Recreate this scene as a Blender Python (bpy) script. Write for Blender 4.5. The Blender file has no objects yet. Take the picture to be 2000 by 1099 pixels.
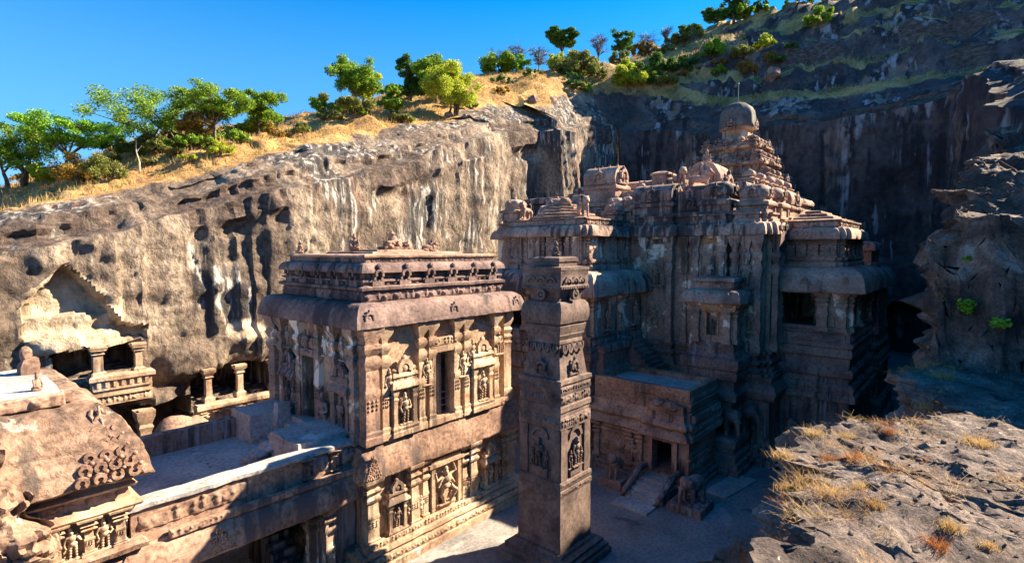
import bpy, bmesh, math, random
import numpy as np
from mathutils import Vector, Matrix, noise
from mathutils.bvhtree import BVHTree
random.seed(7); RNG = np.random.default_rng(7)
C = bpy.context.scene.collection
R = math.radians
scene = bpy.context.scene
# ---------------------------------------------------------------- camera, sky, sun, exposure
EYE = Vector((0, 0, 17.0)); HEAD = R(41.1); PITCH = math.atan(59.5/1050); FPX = 1050.0
cam = bpy.data.objects.new('camera', bpy.data.cameras.new('camera')); C.objects.link(cam)
cam.data.sensor_width = 36; cam.data.lens = 36*FPX/2000; cam.data.clip_end = 3000; cam.data.clip_start = .1
cam.location = EYE
cam.rotation_euler = (R(90)-PITCH, 0, HEAD-R(90))
scene.camera = cam
SUN_S, SUN_EL = R(27), R(35)                       # degrees south of east, elevation
SUN = Vector((math.cos(SUN_S)*math.cos(SUN_EL), -math.sin(SUN_S)*math.cos(SUN_EL), math.sin(SUN_EL)))
sl = bpy.data.lights.new('sun', 'SUN'); sl.energy = 5.0; sl.angle = R(.5); sl.color = (1, .84, .62)
so = bpy.data.objects.new('sun', sl); C.objects.link(so); so.rotation_euler = SUN.to_track_quat('Z', 'Y').to_euler()
W = bpy.data.worlds.new('World'); scene.world = W; W.use_nodes = True
wn = W.node_tree; wn.nodes.clear()
sky = wn.nodes.new('ShaderNodeTexSky'); sky.sky_type = 'NISHITA'; sky.sun_disc = False
sky.sun_elevation = SUN_EL; sky.sun_rotation = R(117); sky.altitude = 600; sky.air_density = 1.0; sky.dust_density = .6; sky.ozone_density = 3.0
hs = wn.nodes.new('ShaderNodeHueSaturation'); hs.inputs['Saturation'].default_value = 1.85; hs.inputs['Value'].default_value = .75
bg = wn.nodes.new('ShaderNodeBackground'); bg.inputs['Strength'].default_value = .082
wo = wn.nodes.new('ShaderNodeOutputWorld')
wn.links.new(sky.outputs[0], hs.inputs['Color']); tc = wn.nodes.new('ShaderNodeTexCoord'); sx = wn.nodes.new('ShaderNodeSeparateXYZ'); wn.links.new(tc.outputs['Generated'], sx.inputs[0])
mr = wn.nodes.new('ShaderNodeMapRange'); mr.inputs[1].default_value = .05; mr.inputs[2].default_value = .42; mr.inputs[3].default_value = .85; mr.inputs[4].default_value = 0; wn.links.new(sx.outputs[2], mr.inputs[0])
mx = wn.nodes.new('ShaderNodeMix'); mx.data_type = 'RGBA'; mx.inputs[7].default_value = (.9, 1.85, 3.2, 1); wn.links.new(mr.outputs[0], mx.inputs[0]); wn.links.new(hs.outputs[0], mx.inputs[6]); wn.links.new(mx.outputs[2], bg.inputs[0]); wn.links.new(bg.outputs[0], wo.inputs[0])
scene.view_settings.view_transform = 'Standard'; scene.view_settings.look = 'None'; scene.view_settings.gamma = 1
scene.view_settings.exposure = 2.12
scene.cycles.max_bounces = 6; scene.cycles.diffuse_bounces = 2
FWD = Vector((math.cos(HEAD), math.sin(HEAD), 0)); RGT = Vector((math.sin(HEAD), -math.cos(HEAD), 0))
def ray(px, py):                                   # direction through a point of the photograph, unit forward depth
    a = (px-1000)/FPX; b = -(py-490)/FPX
    return FWD + RGT*a + Vector((0, 0, b))
# ---------------------------------------------------------------- materials
def mat(name, cols, rough=.9, fcon=1., scale=.45, fine=5., streak=None, patch=None, bump=.5, bscale=6., attr=None, crack=0, spots=None, stretch=1., bdist=.06):
    """cols: 3 stone tones; streak: (colour, amount, freq) vertical run-off stains; patch: (colour, threshold, scale) plaster remains or lichen"""
    m = bpy.data.materials.new(name); m.use_nodes = True; t = m.node_tree; n = t.nodes; L = t.links
    bs = n['Principled BSDF']; bs.inputs['Roughness'].default_value = rough; bs.inputs['Specular IOR Level'].default_value = .2
    g = n.new('ShaderNodeNewGeometry'); P = g.outputs['Position']
    def noi(s, det=6, vec=None, dist=0, r=.6):
        k = n.new('ShaderNodeTexNoise'); k.inputs['Scale'].default_value = s; k.inputs['Detail'].default_value = det
        k.inputs['Roughness'].default_value = r; k.inputs['Distortion'].default_value = dist
        L.new(vec or P, k.inputs['Vector']); return k.outputs['Fac']
    def ramp(f, stops):
        k = n.new('ShaderNodeValToRGB'); e = k.color_ramp.elements
        while len(e) < len(stops): e.new(.5)
        for q, (p, c) in zip(e, stops): q.position = p; q.color = (*c, 1) if len(c) == 3 else c
        L.new(f, k.inputs[0]); return k.outputs[0]
    def mix(f, a, b, mode='MIX'):
        k = n.new('ShaderNodeMix'); k.data_type = 'RGBA'; k.blend_type = mode
        for s, v in ((0, f), (6, a), (7, b)):
            if isinstance(v, (int, float)): k.inputs[s].default_value = v
            elif isinstance(v, tuple): k.inputs[s].default_value = (*v, 1)
            else: L.new(v, k.inputs[s])
        return k.outputs[2]
    def vscale(v3):
        k = n.new('ShaderNodeMapping'); k.inputs['Scale'].default_value = v3; L.new(P, k.inputs[0]); return k.outputs[0]
    def half(x):
        k = n.new('ShaderNodeMath'); k.operation = 'MULTIPLY'; L.new(x, k.inputs[0]); k.inputs[1].default_value = .5; return k.outputs[0]
    vec = vscale((1, 1, stretch)) if stretch != 1 else None
    col = ramp(noi(scale, 8, vec, .3), [(.3, cols[0]), (.48, cols[1]), (.68, cols[2])])
    fi = ramp(noi(fine, 8, vec), [(.3, (1-.42*fcon,)*3), (.5, (1, 1, 1)), (.72, (1+.3*fcon,)*3)])
    col = mix(1., col, fi, 'MULTIPLY')
    if patch:
        for pc, th, ps in (patch if isinstance(patch, list) else [patch]):
            f = ramp(noi(ps, 9, None, .6, .65), [(th, (0, 0, 0)), (th+.035, (1, 1, 1))]); col = mix(f, col, pc)
    if streak:
        for sc, am, fr in (streak if isinstance(streak, list) else [streak]):
            f1 = noi(1., 7, vscale((fr, fr, fr*.07)), .3); f2 = noi(.12, 3)
            k = n.new('ShaderNodeMath'); k.operation = 'ADD'; L.new(f1, k.inputs[0]); L.new(f2, k.inputs[1])
            f = ramp(half(k.outputs[0]), [(.56-am*.1, (0, 0, 0)), (.62-am*.1, (1, 1, 1))]); 
            q = n.new('ShaderNodeMath'); q.operation = 'MULTIPLY'; L.new(f, q.inputs[0]); q.inputs[1].default_value = .9
            col = mix(q.outputs[0], col, sc)
    if spots:
        f = ramp(noi(spots[1], 4, None, 1.), [(spots[2], (0, 0, 0)), (spots[2]+.06, (1, 1, 1))]); col = mix(f, col, spots[0])
    if attr:                                         # second ground type chosen by a painted mask on the mesh
        a = n.new('ShaderNodeAttribute'); a.attribute_name = attr[0]
        c2 = ramp(noi(attr[2], 8, None, .5), attr[1])
        c2 = mix(1., c2, ramp(noi(attr[2]*14, 5), [(.3, (.6, .6, .6)), (.6, (1.15, 1.15, 1.15))]), 'MULTIPLY')
        e = n.new('ShaderNodeMath'); e.operation = 'ADD'; L.new(a.outputs['Fac'], e.inputs[0])
        z = n.new('ShaderNodeMath'); z.operation = 'MULTIPLY_ADD'; L.new(noi(.5, 8), z.inputs[0]); z.inputs[1].default_value = .9; z.inputs[2].default_value = -.45
        L.new(z.outputs[0], e.inputs[1])
        col = mix(ramp(e.outputs[0], [(.44, (0, 0, 0)), (.56, (1, 1, 1))]), col, c2)
        s2 = n.new('ShaderNodeMath'); s2.operation = 'MULTIPLY_ADD'; L.new(a.outputs['Fac'], s2.inputs[0]); s2.inputs[1].default_value = -1.; L.new(z.outputs[0], s2.inputs[2])
        st = ramp(noi(1.1, 8, vscale((1, 1, 2.5))), [(.3, (.03, .024, .022)), (.5, (.10, .07, .055)), (.7, (.2, .15, .12))])
        col = mix(ramp(s2.outputs[0], [(.4, (0, 0, 0)), (.6, (1, 1, 1))]), col, st)
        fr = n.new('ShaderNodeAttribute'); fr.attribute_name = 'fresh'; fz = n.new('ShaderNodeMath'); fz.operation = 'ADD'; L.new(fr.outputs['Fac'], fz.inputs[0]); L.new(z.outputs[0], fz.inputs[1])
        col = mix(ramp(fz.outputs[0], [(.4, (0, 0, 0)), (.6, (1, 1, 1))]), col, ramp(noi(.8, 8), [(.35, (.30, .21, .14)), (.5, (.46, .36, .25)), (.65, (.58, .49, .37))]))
    L.new(col, bs.inputs['Base Color'])
    b = n.new('ShaderNodeBump'); b.inputs['Strength'].default_value = bump; b.inputs['Distance'].default_value = bdist
    h = noi(bscale, 10, vec, .2, .68)
    if crack:
        v = n.new('ShaderNodeTexVoronoi'); v.feature = 'DISTANCE_TO_EDGE'; v.inputs['Scale'].default_value = crack
        L.new(vscale((1, 1, 1.8)), v.inputs['Vector'])
        k = n.new('ShaderNodeMath'); k.operation = 'MINIMUM'; L.new(v.outputs['Distance'], k.inputs[0]); k.inputs[1].default_value = .06
        q = n.new('ShaderNodeMath'); q.operation = 'MULTIPLY_ADD'; L.new(k.outputs[0], q.inputs[0]); q.inputs[1].default_value = 5.; L.new(h, q.inputs[2]); h = q.outputs[0]
    L.new(h, b.inputs['Height']); L.new(b.outputs[0], bs.inputs['Normal'])
    return m
def leafmat(name, c1, c2):
    m = bpy.data.materials.new(name); m.use_nodes = True; n = m.node_tree.nodes; L = m.node_tree.links
    bs = n['Principled BSDF']; bs.inputs['Roughness'].default_value = .6; bs.inputs['Specular IOR Level'].default_value = .25
    g = n.new('ShaderNodeNewGeometry'); k = n.new('ShaderNodeTexNoise'); k.inputs['Scale'].default_value = 1.3; k.inputs['Detail'].default_value = 4
    L.new(g.outputs['Position'], k.inputs['Vector'])
    r = n.new('ShaderNodeValToRGB'); r.color_ramp.elements[0].position = .35; r.color_ramp.elements[1].position = .65
    r.color_ramp.elements[0].color = (*c1, 1); r.color_ramp.elements[1].color = (*c2, 1); L.new(k.outputs['Fac'], r.inputs[0])
    L.new(r.outputs[0], bs.inputs['Base Color'])
    tr = n.new('ShaderNodeBsdfTranslucent'); L.new(r.outputs[0], tr.inputs[0])
    mx = n.new('ShaderNodeMixShader'); mx.inputs[0].default_value = .35; L.new(bs.outputs[0], mx.inputs[1]); L.new(tr.outputs[0], mx.inputs[2])
    L.new(mx.outputs[0], n['Material Output'].inputs['Surface']); return m
M = {}
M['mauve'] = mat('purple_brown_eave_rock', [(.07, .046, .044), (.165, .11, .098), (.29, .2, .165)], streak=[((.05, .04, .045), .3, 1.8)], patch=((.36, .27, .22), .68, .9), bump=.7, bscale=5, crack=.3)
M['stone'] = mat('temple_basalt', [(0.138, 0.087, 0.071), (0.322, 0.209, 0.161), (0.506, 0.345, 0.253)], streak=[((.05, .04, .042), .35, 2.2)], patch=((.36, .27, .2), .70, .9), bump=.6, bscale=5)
M['dark'] = mat('shade_darkened_basalt', [(0.098, 0.069, 0.063), (0.213, 0.149, 0.127), (0.333, 0.236, 0.184)], streak=[((.05, .045, .05), .5, 2.5), ((.3, .28, .27), .2, 3.)], bump=.6, bscale=5)  # temple basalt with shade painted into its tones for shady parts; also loose rocks
M['wall'] = mat('plastered_wall_rock', [(0.184, 0.127, 0.098), (0.333, 0.230, 0.172), (0.483, 0.345, 0.241)], patch=[((.82, .70, .56), .56, .45), ((.5, .2, .09), .64, .8)], streak=((.08, .06, .05), .12, 2.), bump=.5, bscale=6)
M['ochre'] = mat('ochre_wall_rock', [(.20, .125, .085), (.38, .255, .165), (.54, .41, .28)], patch=[((.42, .39, .34), .62, .6), ((.42, .16, .065), .63, .8)], streak=((.10, .07, .055), .25, 2.2), bump=.55, bscale=7)
M['brown'] = mat('brown_carved_rock', fcon=1.4, cols=[(.14, .085, .062), (.28, .17, .12), (.40, .265, .19)], streak=((.1, .075, .07), .15, 1.5), patch=((.5, .4, .3), .72, .8), bump=.6, bscale=5, crack=.35)
M['pillar'] = mat('pillar_rock', [(.07, .05, .045), (.145, .102, .087), (.235, .17, .14)], scale=.8, streak=((.09, .07, .065), .2, 2.), bump=.5, bscale=8)
M['deck'] = mat('worn_paving', [(.23, .21, .2), (.35, .32, .3), (.45, .42, .39)], patch=[((.5, .48, .45), .62, .7), ((.15, .14, .135), .63, 1.1)], bump=.5, bscale=6)
M['floor'] = mat('courtyard_rock', [(.13, .12, .115), (.2, .185, .175), (.27, .245, .22)], scale=.3, patch=[((.3, .28, .26), .6, .25), ((.1, .095, .095), .64, .4)], bump=.4, bscale=3, crack=.22)
CL3 = [(.072, .052, .042), (.18, .135, .102), (.38, .30, .22)]
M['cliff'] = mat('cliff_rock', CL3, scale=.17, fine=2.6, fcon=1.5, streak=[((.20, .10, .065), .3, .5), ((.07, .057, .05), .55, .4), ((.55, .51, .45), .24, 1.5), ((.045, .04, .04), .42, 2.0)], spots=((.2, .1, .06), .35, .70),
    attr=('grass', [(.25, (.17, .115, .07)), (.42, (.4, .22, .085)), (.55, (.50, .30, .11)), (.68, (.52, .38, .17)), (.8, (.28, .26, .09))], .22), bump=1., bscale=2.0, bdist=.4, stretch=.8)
M['shade_cliff'] = mat('shade_darkened_streaked_cliff_rock', [(.03, .028, .03), (.07, .06, .06), (.15, .12, .11)], scale=.14, fine=1.4, streak=[((.025, .025, .028), .6, .5), ((.36, .34, .34), .13, .8), ((.22, .15, .11), .1, .4)],  # cliff tones darkened to carry the shade on this side; streaks are stains
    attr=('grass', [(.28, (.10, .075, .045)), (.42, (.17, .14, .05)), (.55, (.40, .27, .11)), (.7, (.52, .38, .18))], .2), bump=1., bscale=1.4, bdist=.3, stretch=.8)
M['ledge'] = mat('ledge_rock', fcon=1.4, cols=[(.06, .046, .041), (.135, .104, .09), (.23, .182, .156)], scale=.9, fine=16, spots=((.46, .44, .42), 9., .66), patch=[((.26, .10, .04), .635, .55), ((.42, .33, .2), .66, 1.3)], attr=('grass', [(.3, (.035, .028, .026)), (.45, (.085, .062, .052)), (.58, (.17, .125, .10)), (.72, (.36, .33, .3))], .9), bump=1., bscale=9, bdist=.09)
M['bark'] = mat('bark', [(.05, .035, .025), (.11, .08, .055), (.2, .15, .11)], scale=3, bump=.5)
M['pale_bark'] = mat('pale_bark', [(.3, .26, .2), (.42, .37, .3), (.5, .45, .38)], scale=3, bump=.3)
M['metal'] = mat('dull_metal', [(.12, .12, .13), (.2, .2, .21), (.3, .3, .3)], rough=.5, bump=.1)
LEAF = {'green': leafmat('leaf_green', (0.094, 0.188, 0.015), (0.275, 0.425, 0.031)), 'acacia': leafmat('leaf_bright', (0.112, 0.288, 0.019), (0.300, 0.550, 0.044)),
        'yellow': leafmat('leaf_yellow_green', (0.250, 0.350, 0.025), (0.550, 0.575, 0.050)), 'dark': leafmat('leaf_dark', (0.031, 0.094, 0.019), (0.100, 0.213, 0.037)),
        'olive': leafmat('leaf_olive', (.13, .16, .03), (.27, .28, .07)), 'orange': leafmat('leaf_orange', (.24, .15, .025), (.4, .26, .05)), 'dry': leafmat('dry_twigs', (.12, .085, .06), (.22, .16, .1)),
        'straw': leafmat('straw', (.36, .21, .07), (.60, .42, .18)), 'rust': leafmat('rust_leaf', (.28, .09, .02), (.42, .17, .05))}
# ---------------------------------------------------------------- helpers
ICO = []
def _ico(sub):
    b = bmesh.new(); bmesh.ops.create_icosphere(b, subdivisions=sub, radius=1)
    v = [tuple(x.co) for x in b.verts]; f = [tuple(x.index for x in q.verts) for q in b.faces]; b.free(); return v, f
ICO = {1: _ico(1), 2: _ico(2), 3: _ico(3)}
class B:
    """collects shapes for one mesh"""
    def __init__(s): s.v = []; s.f = []
    def add(s, v, f):
        o = len(s.v); s.v += v; s.f += [tuple(i+o for i in q) for q in f]; return s
    def grid(s, p00, p10, p11, p01, nu, nv):
        p = []
        for j in range(nv+1):
            b = j/nv
            for i in range(nu+1):
                a = i/nu
                p.append(tuple((p00[k]*(1-a)+p10[k]*a)*(1-b)+(p01[k]*(1-a)+p11[k]*a)*b for k in range(3)))
        return s.add(p, [(j*(nu+1)+i, j*(nu+1)+i+1, (j+1)*(nu+1)+i+1, (j+1)*(nu+1)+i) for j in range(nv) for i in range(nu)])
    def box(s, x0, x1, y0, y1, z0, z1, seg=.5):
        return s.stack([(x0, y0), (x1, y0), (x1, y1), (x0, y1)], [(0, z0), (0, z1)], seg)
    def stack(s, plan, prof, seg=.5, cap=True, bottom=True):
        """moulded mass: plan polygon (ccw) offset outwards by each profile point (offset, z)"""
        n = len(plan)
        def off(o):
            r = []
            for i in range(n):
                a, b, c = plan[i-1], plan[i], plan[(i+1) % n]
                d1 = (b[0]-a[0], b[1]-a[1]); d2 = (c[0]-b[0], c[1]-b[1]); l1 = math.hypot(*d1) or 1; l2 = math.hypot(*d2) or 1
                n1 = (d1[1]/l1, -d1[0]/l1); n2 = (d2[1]/l2, -d2[0]/l2); k = 1+n1[0]*n2[0]+n1[1]*n2[1]
                k = max(k, .3)
                r.append((b[0]+o*(n1[0]+n2[0])/k, b[1]+o*(n1[1]+n2[1])/k))
            return r
        pr = [prof[0]]
        for a, b in zip(prof, prof[1:]):
            k = max(1, int(math.hypot(b[0]-a[0], b[1]-a[1])/(seg*1.3)))
            for q in range(1, k+1): pr.append((a[0]+(b[0]-a[0])*q/k, a[1]+(b[1]-a[1])*q/k))
        cnt = [max(1, int(round(math.hypot(plan[(i+1) % n][0]-plan[i][0], plan[(i+1) % n][1]-plan[i][1])/seg))) for i in range(n)]
        N = sum(cnt); v = []; f = []
        for o, z in pr:
            r = off(o)
            for i in range(n):
                a, b = r[i], r[(i+1) % n]
                for q in range(cnt[i]): t = q/cnt[i]; v.append((a[0]+(b[0]-a[0])*t, a[1]+(b[1]-a[1])*t, z))
        for j in range(len(pr)-1):
            for i in range(N):
                k = (i+1) % N; f.append((j*N+i, j*N+k, (j+1)*N+k, (j+1)*N+i))
        if cap: f.append(tuple((len(pr)-1)*N+i for i in range(N)))
        if bottom: f.append(tuple(reversed(range(N))))
        return s.add(v, f)
    def ell(s, c, r, sub=2, rot=None):
        v, f = ICO[sub]; r = (r,)*3 if isinstance(r, (int, float)) else r; q = []
        for p in v:
            w = Vector((p[0]*r[0], p[1]*r[1], p[2]*r[2]))
            if rot: w.rotate(rot)
            q.append((w.x+c[0], w.y+c[1], w.z+c[2]))
        return s.add(q, f)
    def tube(s, pts, rad, k=8):
        pts = [Vector(p) for p in pts]; v = []; f = []; up = Vector((.13, .31, 1)).normalized()
        for i, p in enumerate(pts):
            d = (pts[min(i+1, len(pts)-1)]-pts[max(i-1, 0)]).normalized()
            a = d.cross(up); a = a.normalized() if a.length > .05 else d.cross(Vector((1, 0, 0))).normalized(); b = d.cross(a)
            r = rad[i] if isinstance(rad, (list, tuple)) else rad
            for q in range(k): w = p+(a*math.cos(6.2832*q/k)+b*math.sin(6.2832*q/k))*r; v.append(tuple(w))
        for i in range(len(pts)-1):
            for q in range(k): t = (q+1) % k; f.append((i*k+q, i*k+t, (i+1)*k+t, (i+1)*k+q))
        f += [tuple(reversed(range(k))), tuple((len(pts)-1)*k+q for q in range(k))]
        return s.add(v, f)
    def arch(s, c, r, th, dep, ux=1, uy=0, a0=-30, a1=210, k=14, sq=1.):
        """horseshoe arch band standing in the plane of (ux, uy), c = centre"""
        v = []; f = []; nx, ny = uy, -ux
        for i in range(k+1):
            a = R(a0+(a1-a0)*i/k)
            for rr, nn in ((r, 0), (r+th, 0), (r+th, dep), (r, dep)):
                u = math.cos(a)*rr; z = math.sin(a)*rr*sq
                v.append((c[0]+u*ux+nn*nx, c[1]+u*uy+nn*ny, c[2]+z))
        for i in range(k):
            for q in range(4): t = (q+1) % 4; f.append((i*4+q, i*4+t, (i+1)*4+t, (i+1)*4+q))
        f += [(3, 2, 1, 0), (k*4, k*4+1, k*4+2, k*4+3)]
        return s.add(v, f)
    def mesh(s, name='mesh', amp=0., sc=1.2, smooth=None, fine=True):
        if amp:
            o = []
            for p in s.v:
                q = Vector(p); w = noise.noise_vector(q*sc)*amp
                if fine: w += noise.noise_vector(q*sc*3.7)*amp*.5
                o.append((p[0]+w.x, p[1]+w.y, p[2]+w.z))
            s.v = o
        me = bpy.data.meshes.new(name); me.from_pydata(s.v, [], s.f); me.update()
        if smooth is not None:
            me.shade_smooth() if smooth >= 180 else me.set_sharp_from_angle(angle=R(smooth))
        return me
def inv(o): return Matrix.Translation(-o['_w']) if False else Matrix.Translation((-ROOT[o.name][0], -ROOT[o.name][1], -ROOT[o.name][2]))
ROOT = {}
def thing(name, label, cat, loc=(0, 0, 0), group=None):
    o = bpy.data.objects.new(name, None); C.objects.link(o); o.location = loc; o.empty_display_size = .3
    ROOT[o.name] = tuple(loc); o['label'] = label; o['category'] = cat
    if group: o['group'] = group
    return o
def place(name, me, parent=None, loc=(0, 0, 0), rot=0, sc=1, material=None, rx=0, ry=0):
    """an object from mesh data; coordinates are given in the world, parent or not"""
    o = bpy.data.objects.new(name, me); C.objects.link(o)
    if material and not me.materials: me.materials.append(material)
    o.location = loc; o.rotation_euler = (rx, ry, rot); o.scale = (sc,)*3 if isinstance(sc, (int, float)) else sc
    if parent is not None:
        o.parent = parent
        if parent.type == 'EMPTY' and parent.name in ROOT: o.matrix_parent_inverse = Matrix.Translation(tuple(-c for c in ROOT[parent.name]))
        else: o.matrix_parent_inverse = (ROOTM[parent.name]).inverted()
    ROOTM[o.name] = Matrix.LocRotScale(o.location, o.rotation_euler, o.scale)
    return o
ROOTM = {}
def part(name, b, m, parent, amp=.025, sc=1.3, smooth=30, fine=True):
    return place(name, b.mesh(name, amp, sc, smooth, fine), parent, material=m)
def tag(o, label, cat, group=None, kind=None):
    if label: o['label'] = label
    if cat: o['category'] = cat
    if group: o['group'] = group
    if kind: o['kind'] = kind
    return o
def fuse(b, vox, amp=0., sc=5., name='carving'):
    """melt overlapping lumps into one carved surface"""
    me = b.mesh('tmp'); o = bpy.data.objects.new('tmp', me); C.objects.link(o)
    md = o.modifiers.new('r', 'REMESH'); md.mode = 'VOXEL'; md.voxel_size = vox
    dg = bpy.context.evaluated_depsgraph_get(); r = bpy.data.meshes.new_from_object(o.evaluated_get(dg))
    bpy.data.objects.remove(o); r.name = name
    n = len(r.vertices); co = np.empty(n*3); r.vertices.foreach_get('co', co); co = co.reshape(-1, 3)
    if amp:
        for i in range(n):
            w = noise.noise_vector(Vector(co[i])*sc)*amp; co[i] += (w.x, w.y, w.z)
        r.vertices.foreach_set('co', co.ravel())
    r.shade_smooth(); r.materials.clear(); return r
class F:
    """a wall seen from outside: u runs left to right, n points outwards"""
    def __init__(s, ox, oy, ux, uy): s.o = (ox, oy); s.u = (ux, uy); s.n = (uy, -ux); s.rot = math.atan2(uy, ux)
    def pt(s, u, n, z): return (s.o[0]+s.u[0]*u+s.n[0]*n, s.o[1]+s.u[1]*u+s.n[1]*n, z)
    def box(s, b, u0, u1, n0, n1, z0, z1, seg=.5):
        p = [s.pt(u0, n0, 0), s.pt(u1, n0, 0), s.pt(u0, n1, 0), s.pt(u1, n1, 0)]
        xs = [q[0] for q in p]; ys = [q[1] for q in p]
        return b.box(min(xs), max(xs), min(ys), max(ys), z0, z1, seg)
    def wall(s, b, L, z0, z1, th, holes, seg=.5):
        """a wall of thickness th (inwards) with openings (u0, u1, z0, z1)"""
        us = sorted({0, L, *[h[0] for h in holes], *[h[1] for h in holes]})
        for a, c in zip(us, us[1:]):
            hs_ = sorted([h for h in holes if h[0] <= a+1e-6 and h[1] >= c-1e-6], key=lambda h: h[2]); z = z0
            for h in hs_:
                if h[2] > z+1e-4: s.box(b, a, c, -th, 0, z, h[2], seg)
                z = h[3]
            if z1 > z+1e-4: s.box(b, a, c, -th, 0, z, z1, seg)
        return b
def plan(x0, x1, y0, y1, S=(), Wt=()):
    """rectangle (ccw) with projecting bays (a, b, p) on the south and west sides"""
    r = [(x0, y0)]
    for a, b, p in S: r += [(a, y0), (a, y0-p), (b, y0-p), (b, y0)]
    r += [(x1, y0), (x1, y1), (x0, y1)]
    for a, b, p in sorted(Wt, reverse=True): r += [(x0, b), (x0-p, b), (x0-p, a), (x0, a)]
    return r
def block(x, y, z):
    """angular joint blocks: each irregular cell is a plane with its own tilt and offset"""
    v = Vector((x, y, z)); d, p = noise.voronoi(v); q = p[0]; h = q*7.3; w = v-q
    tilt = w.x*noise.cell(h+Vector((.5, 3.5, 9.5)))+w.y*noise.cell(h+Vector((7.5, .5, 2.5)))+w.z*noise.cell(h+Vector((4.5, 8.5, .5)))
    return (noise.cell(h+Vector((.5, .5, .5)))*.45+tilt*1.3)*min(1, (d[1]-d[0])*9)
def frac(x, y, z, o=5): return noise.fractal(Vector((x, y, z)), .9, 2.1, o)
# ---------------------------------------------------------------- terrain: cliffs, hill, ledge, courtyard
CT = np.array([(3,56,19.3),(20,57,25.2),(7,75,23.2),(20,75,29.0),(40,75,37),(75,75,50),(104,78,59),(30,57,29),(48,61,34.8),(73,64,43.5),(-20,56,15),(-20,80,17),(-30,120,14),(20,110,25),(50,110,36),(80,110,50),
  (108,62,56),(112,40,48),(118,38,55),(113,20,46),(114,5,45.5),(150,55,78),(150,30,78),(150,5,79),(150,90,70),(125,90,63),(180,30,84),(180,90,70),(190,-18,93),(130,-3,60),(130,-20,60),(110,-15,45),(85,-12,37),(60,-12,30),(45,-12,30),(30,-12,22),(20,-14,18),(60,-50,40),(100,-50,52),(160,-60,70)], float)
def _k(r): return np.where(r > 1e-9, r*r*np.log(np.maximum(r, 1e-9)), 0)
def _fit(P):
    n = len(P); A = np.zeros((n+3, n+3)); xy = P[:, :2]/50
    A[:n, :n] = _k(np.linalg.norm(xy[:, None]-xy[None], axis=2))+np.eye(n)*.002
    A[:n, n] = 1; A[:n, n+1:] = xy; A[n, :n] = 1; A[n+1:, :n] = xy.T
    return np.linalg.solve(A, np.r_[P[:, 2], 0, 0, 0]), xy
_w, _xy = _fit(CT)
def hill_z(x, y):
    p = np.array((x, y))/50; r = np.linalg.norm(_xy-p, axis=1); n = len(_xy)
    return float(_k(r) @ _w[:n] + _w[n] + _w[n+1:] @ p)
RIM = [(-40,45,11.5),(-20,45,13.5),(4,46,16.2),(16,46.4,20),(30,47.2,24.3),(45,50,29.3),(53,51.5,32.2),(61.5,53,35),(63,56.5,35.5),(72.5,57,37),(74,53,37.2),(80,54,38.2),(81.5,57,39),(92,57.5,41.5),(100,58,43),
       (102,54,42),(103,40,39.5),(104,20,38.5),(104.5,8,39.5),(103,4,40.5),(95,2.5,40),(85,1.5,36),(72,.5,31.5),(60,0,28.8),(48,-.2,26.5),(40,-.3,25),(34,-.9,20),(28,-1.6,16),(25,-2.5,14)]
def resample(pts, ds):
    out = []
    for a, b in zip(pts, pts[1:]):
        l = math.hypot(b[0]-a[0], b[1]-a[1]); k = max(1, int(l/ds))
        for i in range(k): t = i/k; out.append(tuple(a[j]+(b[j]-a[j])*t for j in range(3)))
    out.append(pts[-1]); return out
def normals(p, sm):
    q = np.array(p)[:, :2]; d = np.gradient(q, axis=0); nn = np.c_[-d[:, 1], d[:, 0]]; nn /= np.linalg.norm(nn, axis=1)[:, None]
    k = np.ones(2*sm+1)/(2*sm+1); e = np.c_[np.convolve(np.pad(nn[:, 0], sm, 'edge'), k, 'valid'), np.convolve(np.pad(nn[:, 1], sm, 'edge'), k, 'valid')]
    return nn, e/np.linalg.norm(e, axis=1)[:, None]
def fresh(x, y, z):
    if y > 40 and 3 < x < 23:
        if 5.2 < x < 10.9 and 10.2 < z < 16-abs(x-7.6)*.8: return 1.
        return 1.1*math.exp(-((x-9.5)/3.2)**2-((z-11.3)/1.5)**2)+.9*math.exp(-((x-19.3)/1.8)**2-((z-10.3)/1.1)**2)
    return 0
def gridmesh(name, V, nr, nc, attr=None, smooth=35):
    me = bpy.data.meshes.new(name); i = np.arange((nr-1)*(nc-1)); r, c = i//(nc-1), i % (nc-1); a = r*nc+c
    fs = np.stack([a, a+nc, a+nc+1, a+1], 1)
    me.from_pydata([tuple(v) for v in V], [], fs.tolist()); me.update()
    if attr is not None:
        at = me.attributes.new('grass', 'FLOAT', 'POINT'); at.data.foreach_set('value', np.asarray(attr, np.float32))
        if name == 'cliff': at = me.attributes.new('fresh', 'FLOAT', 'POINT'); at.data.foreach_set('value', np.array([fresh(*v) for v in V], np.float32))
    if smooth: me.set_sharp_from_angle(angle=R(smooth))
    return me
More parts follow.
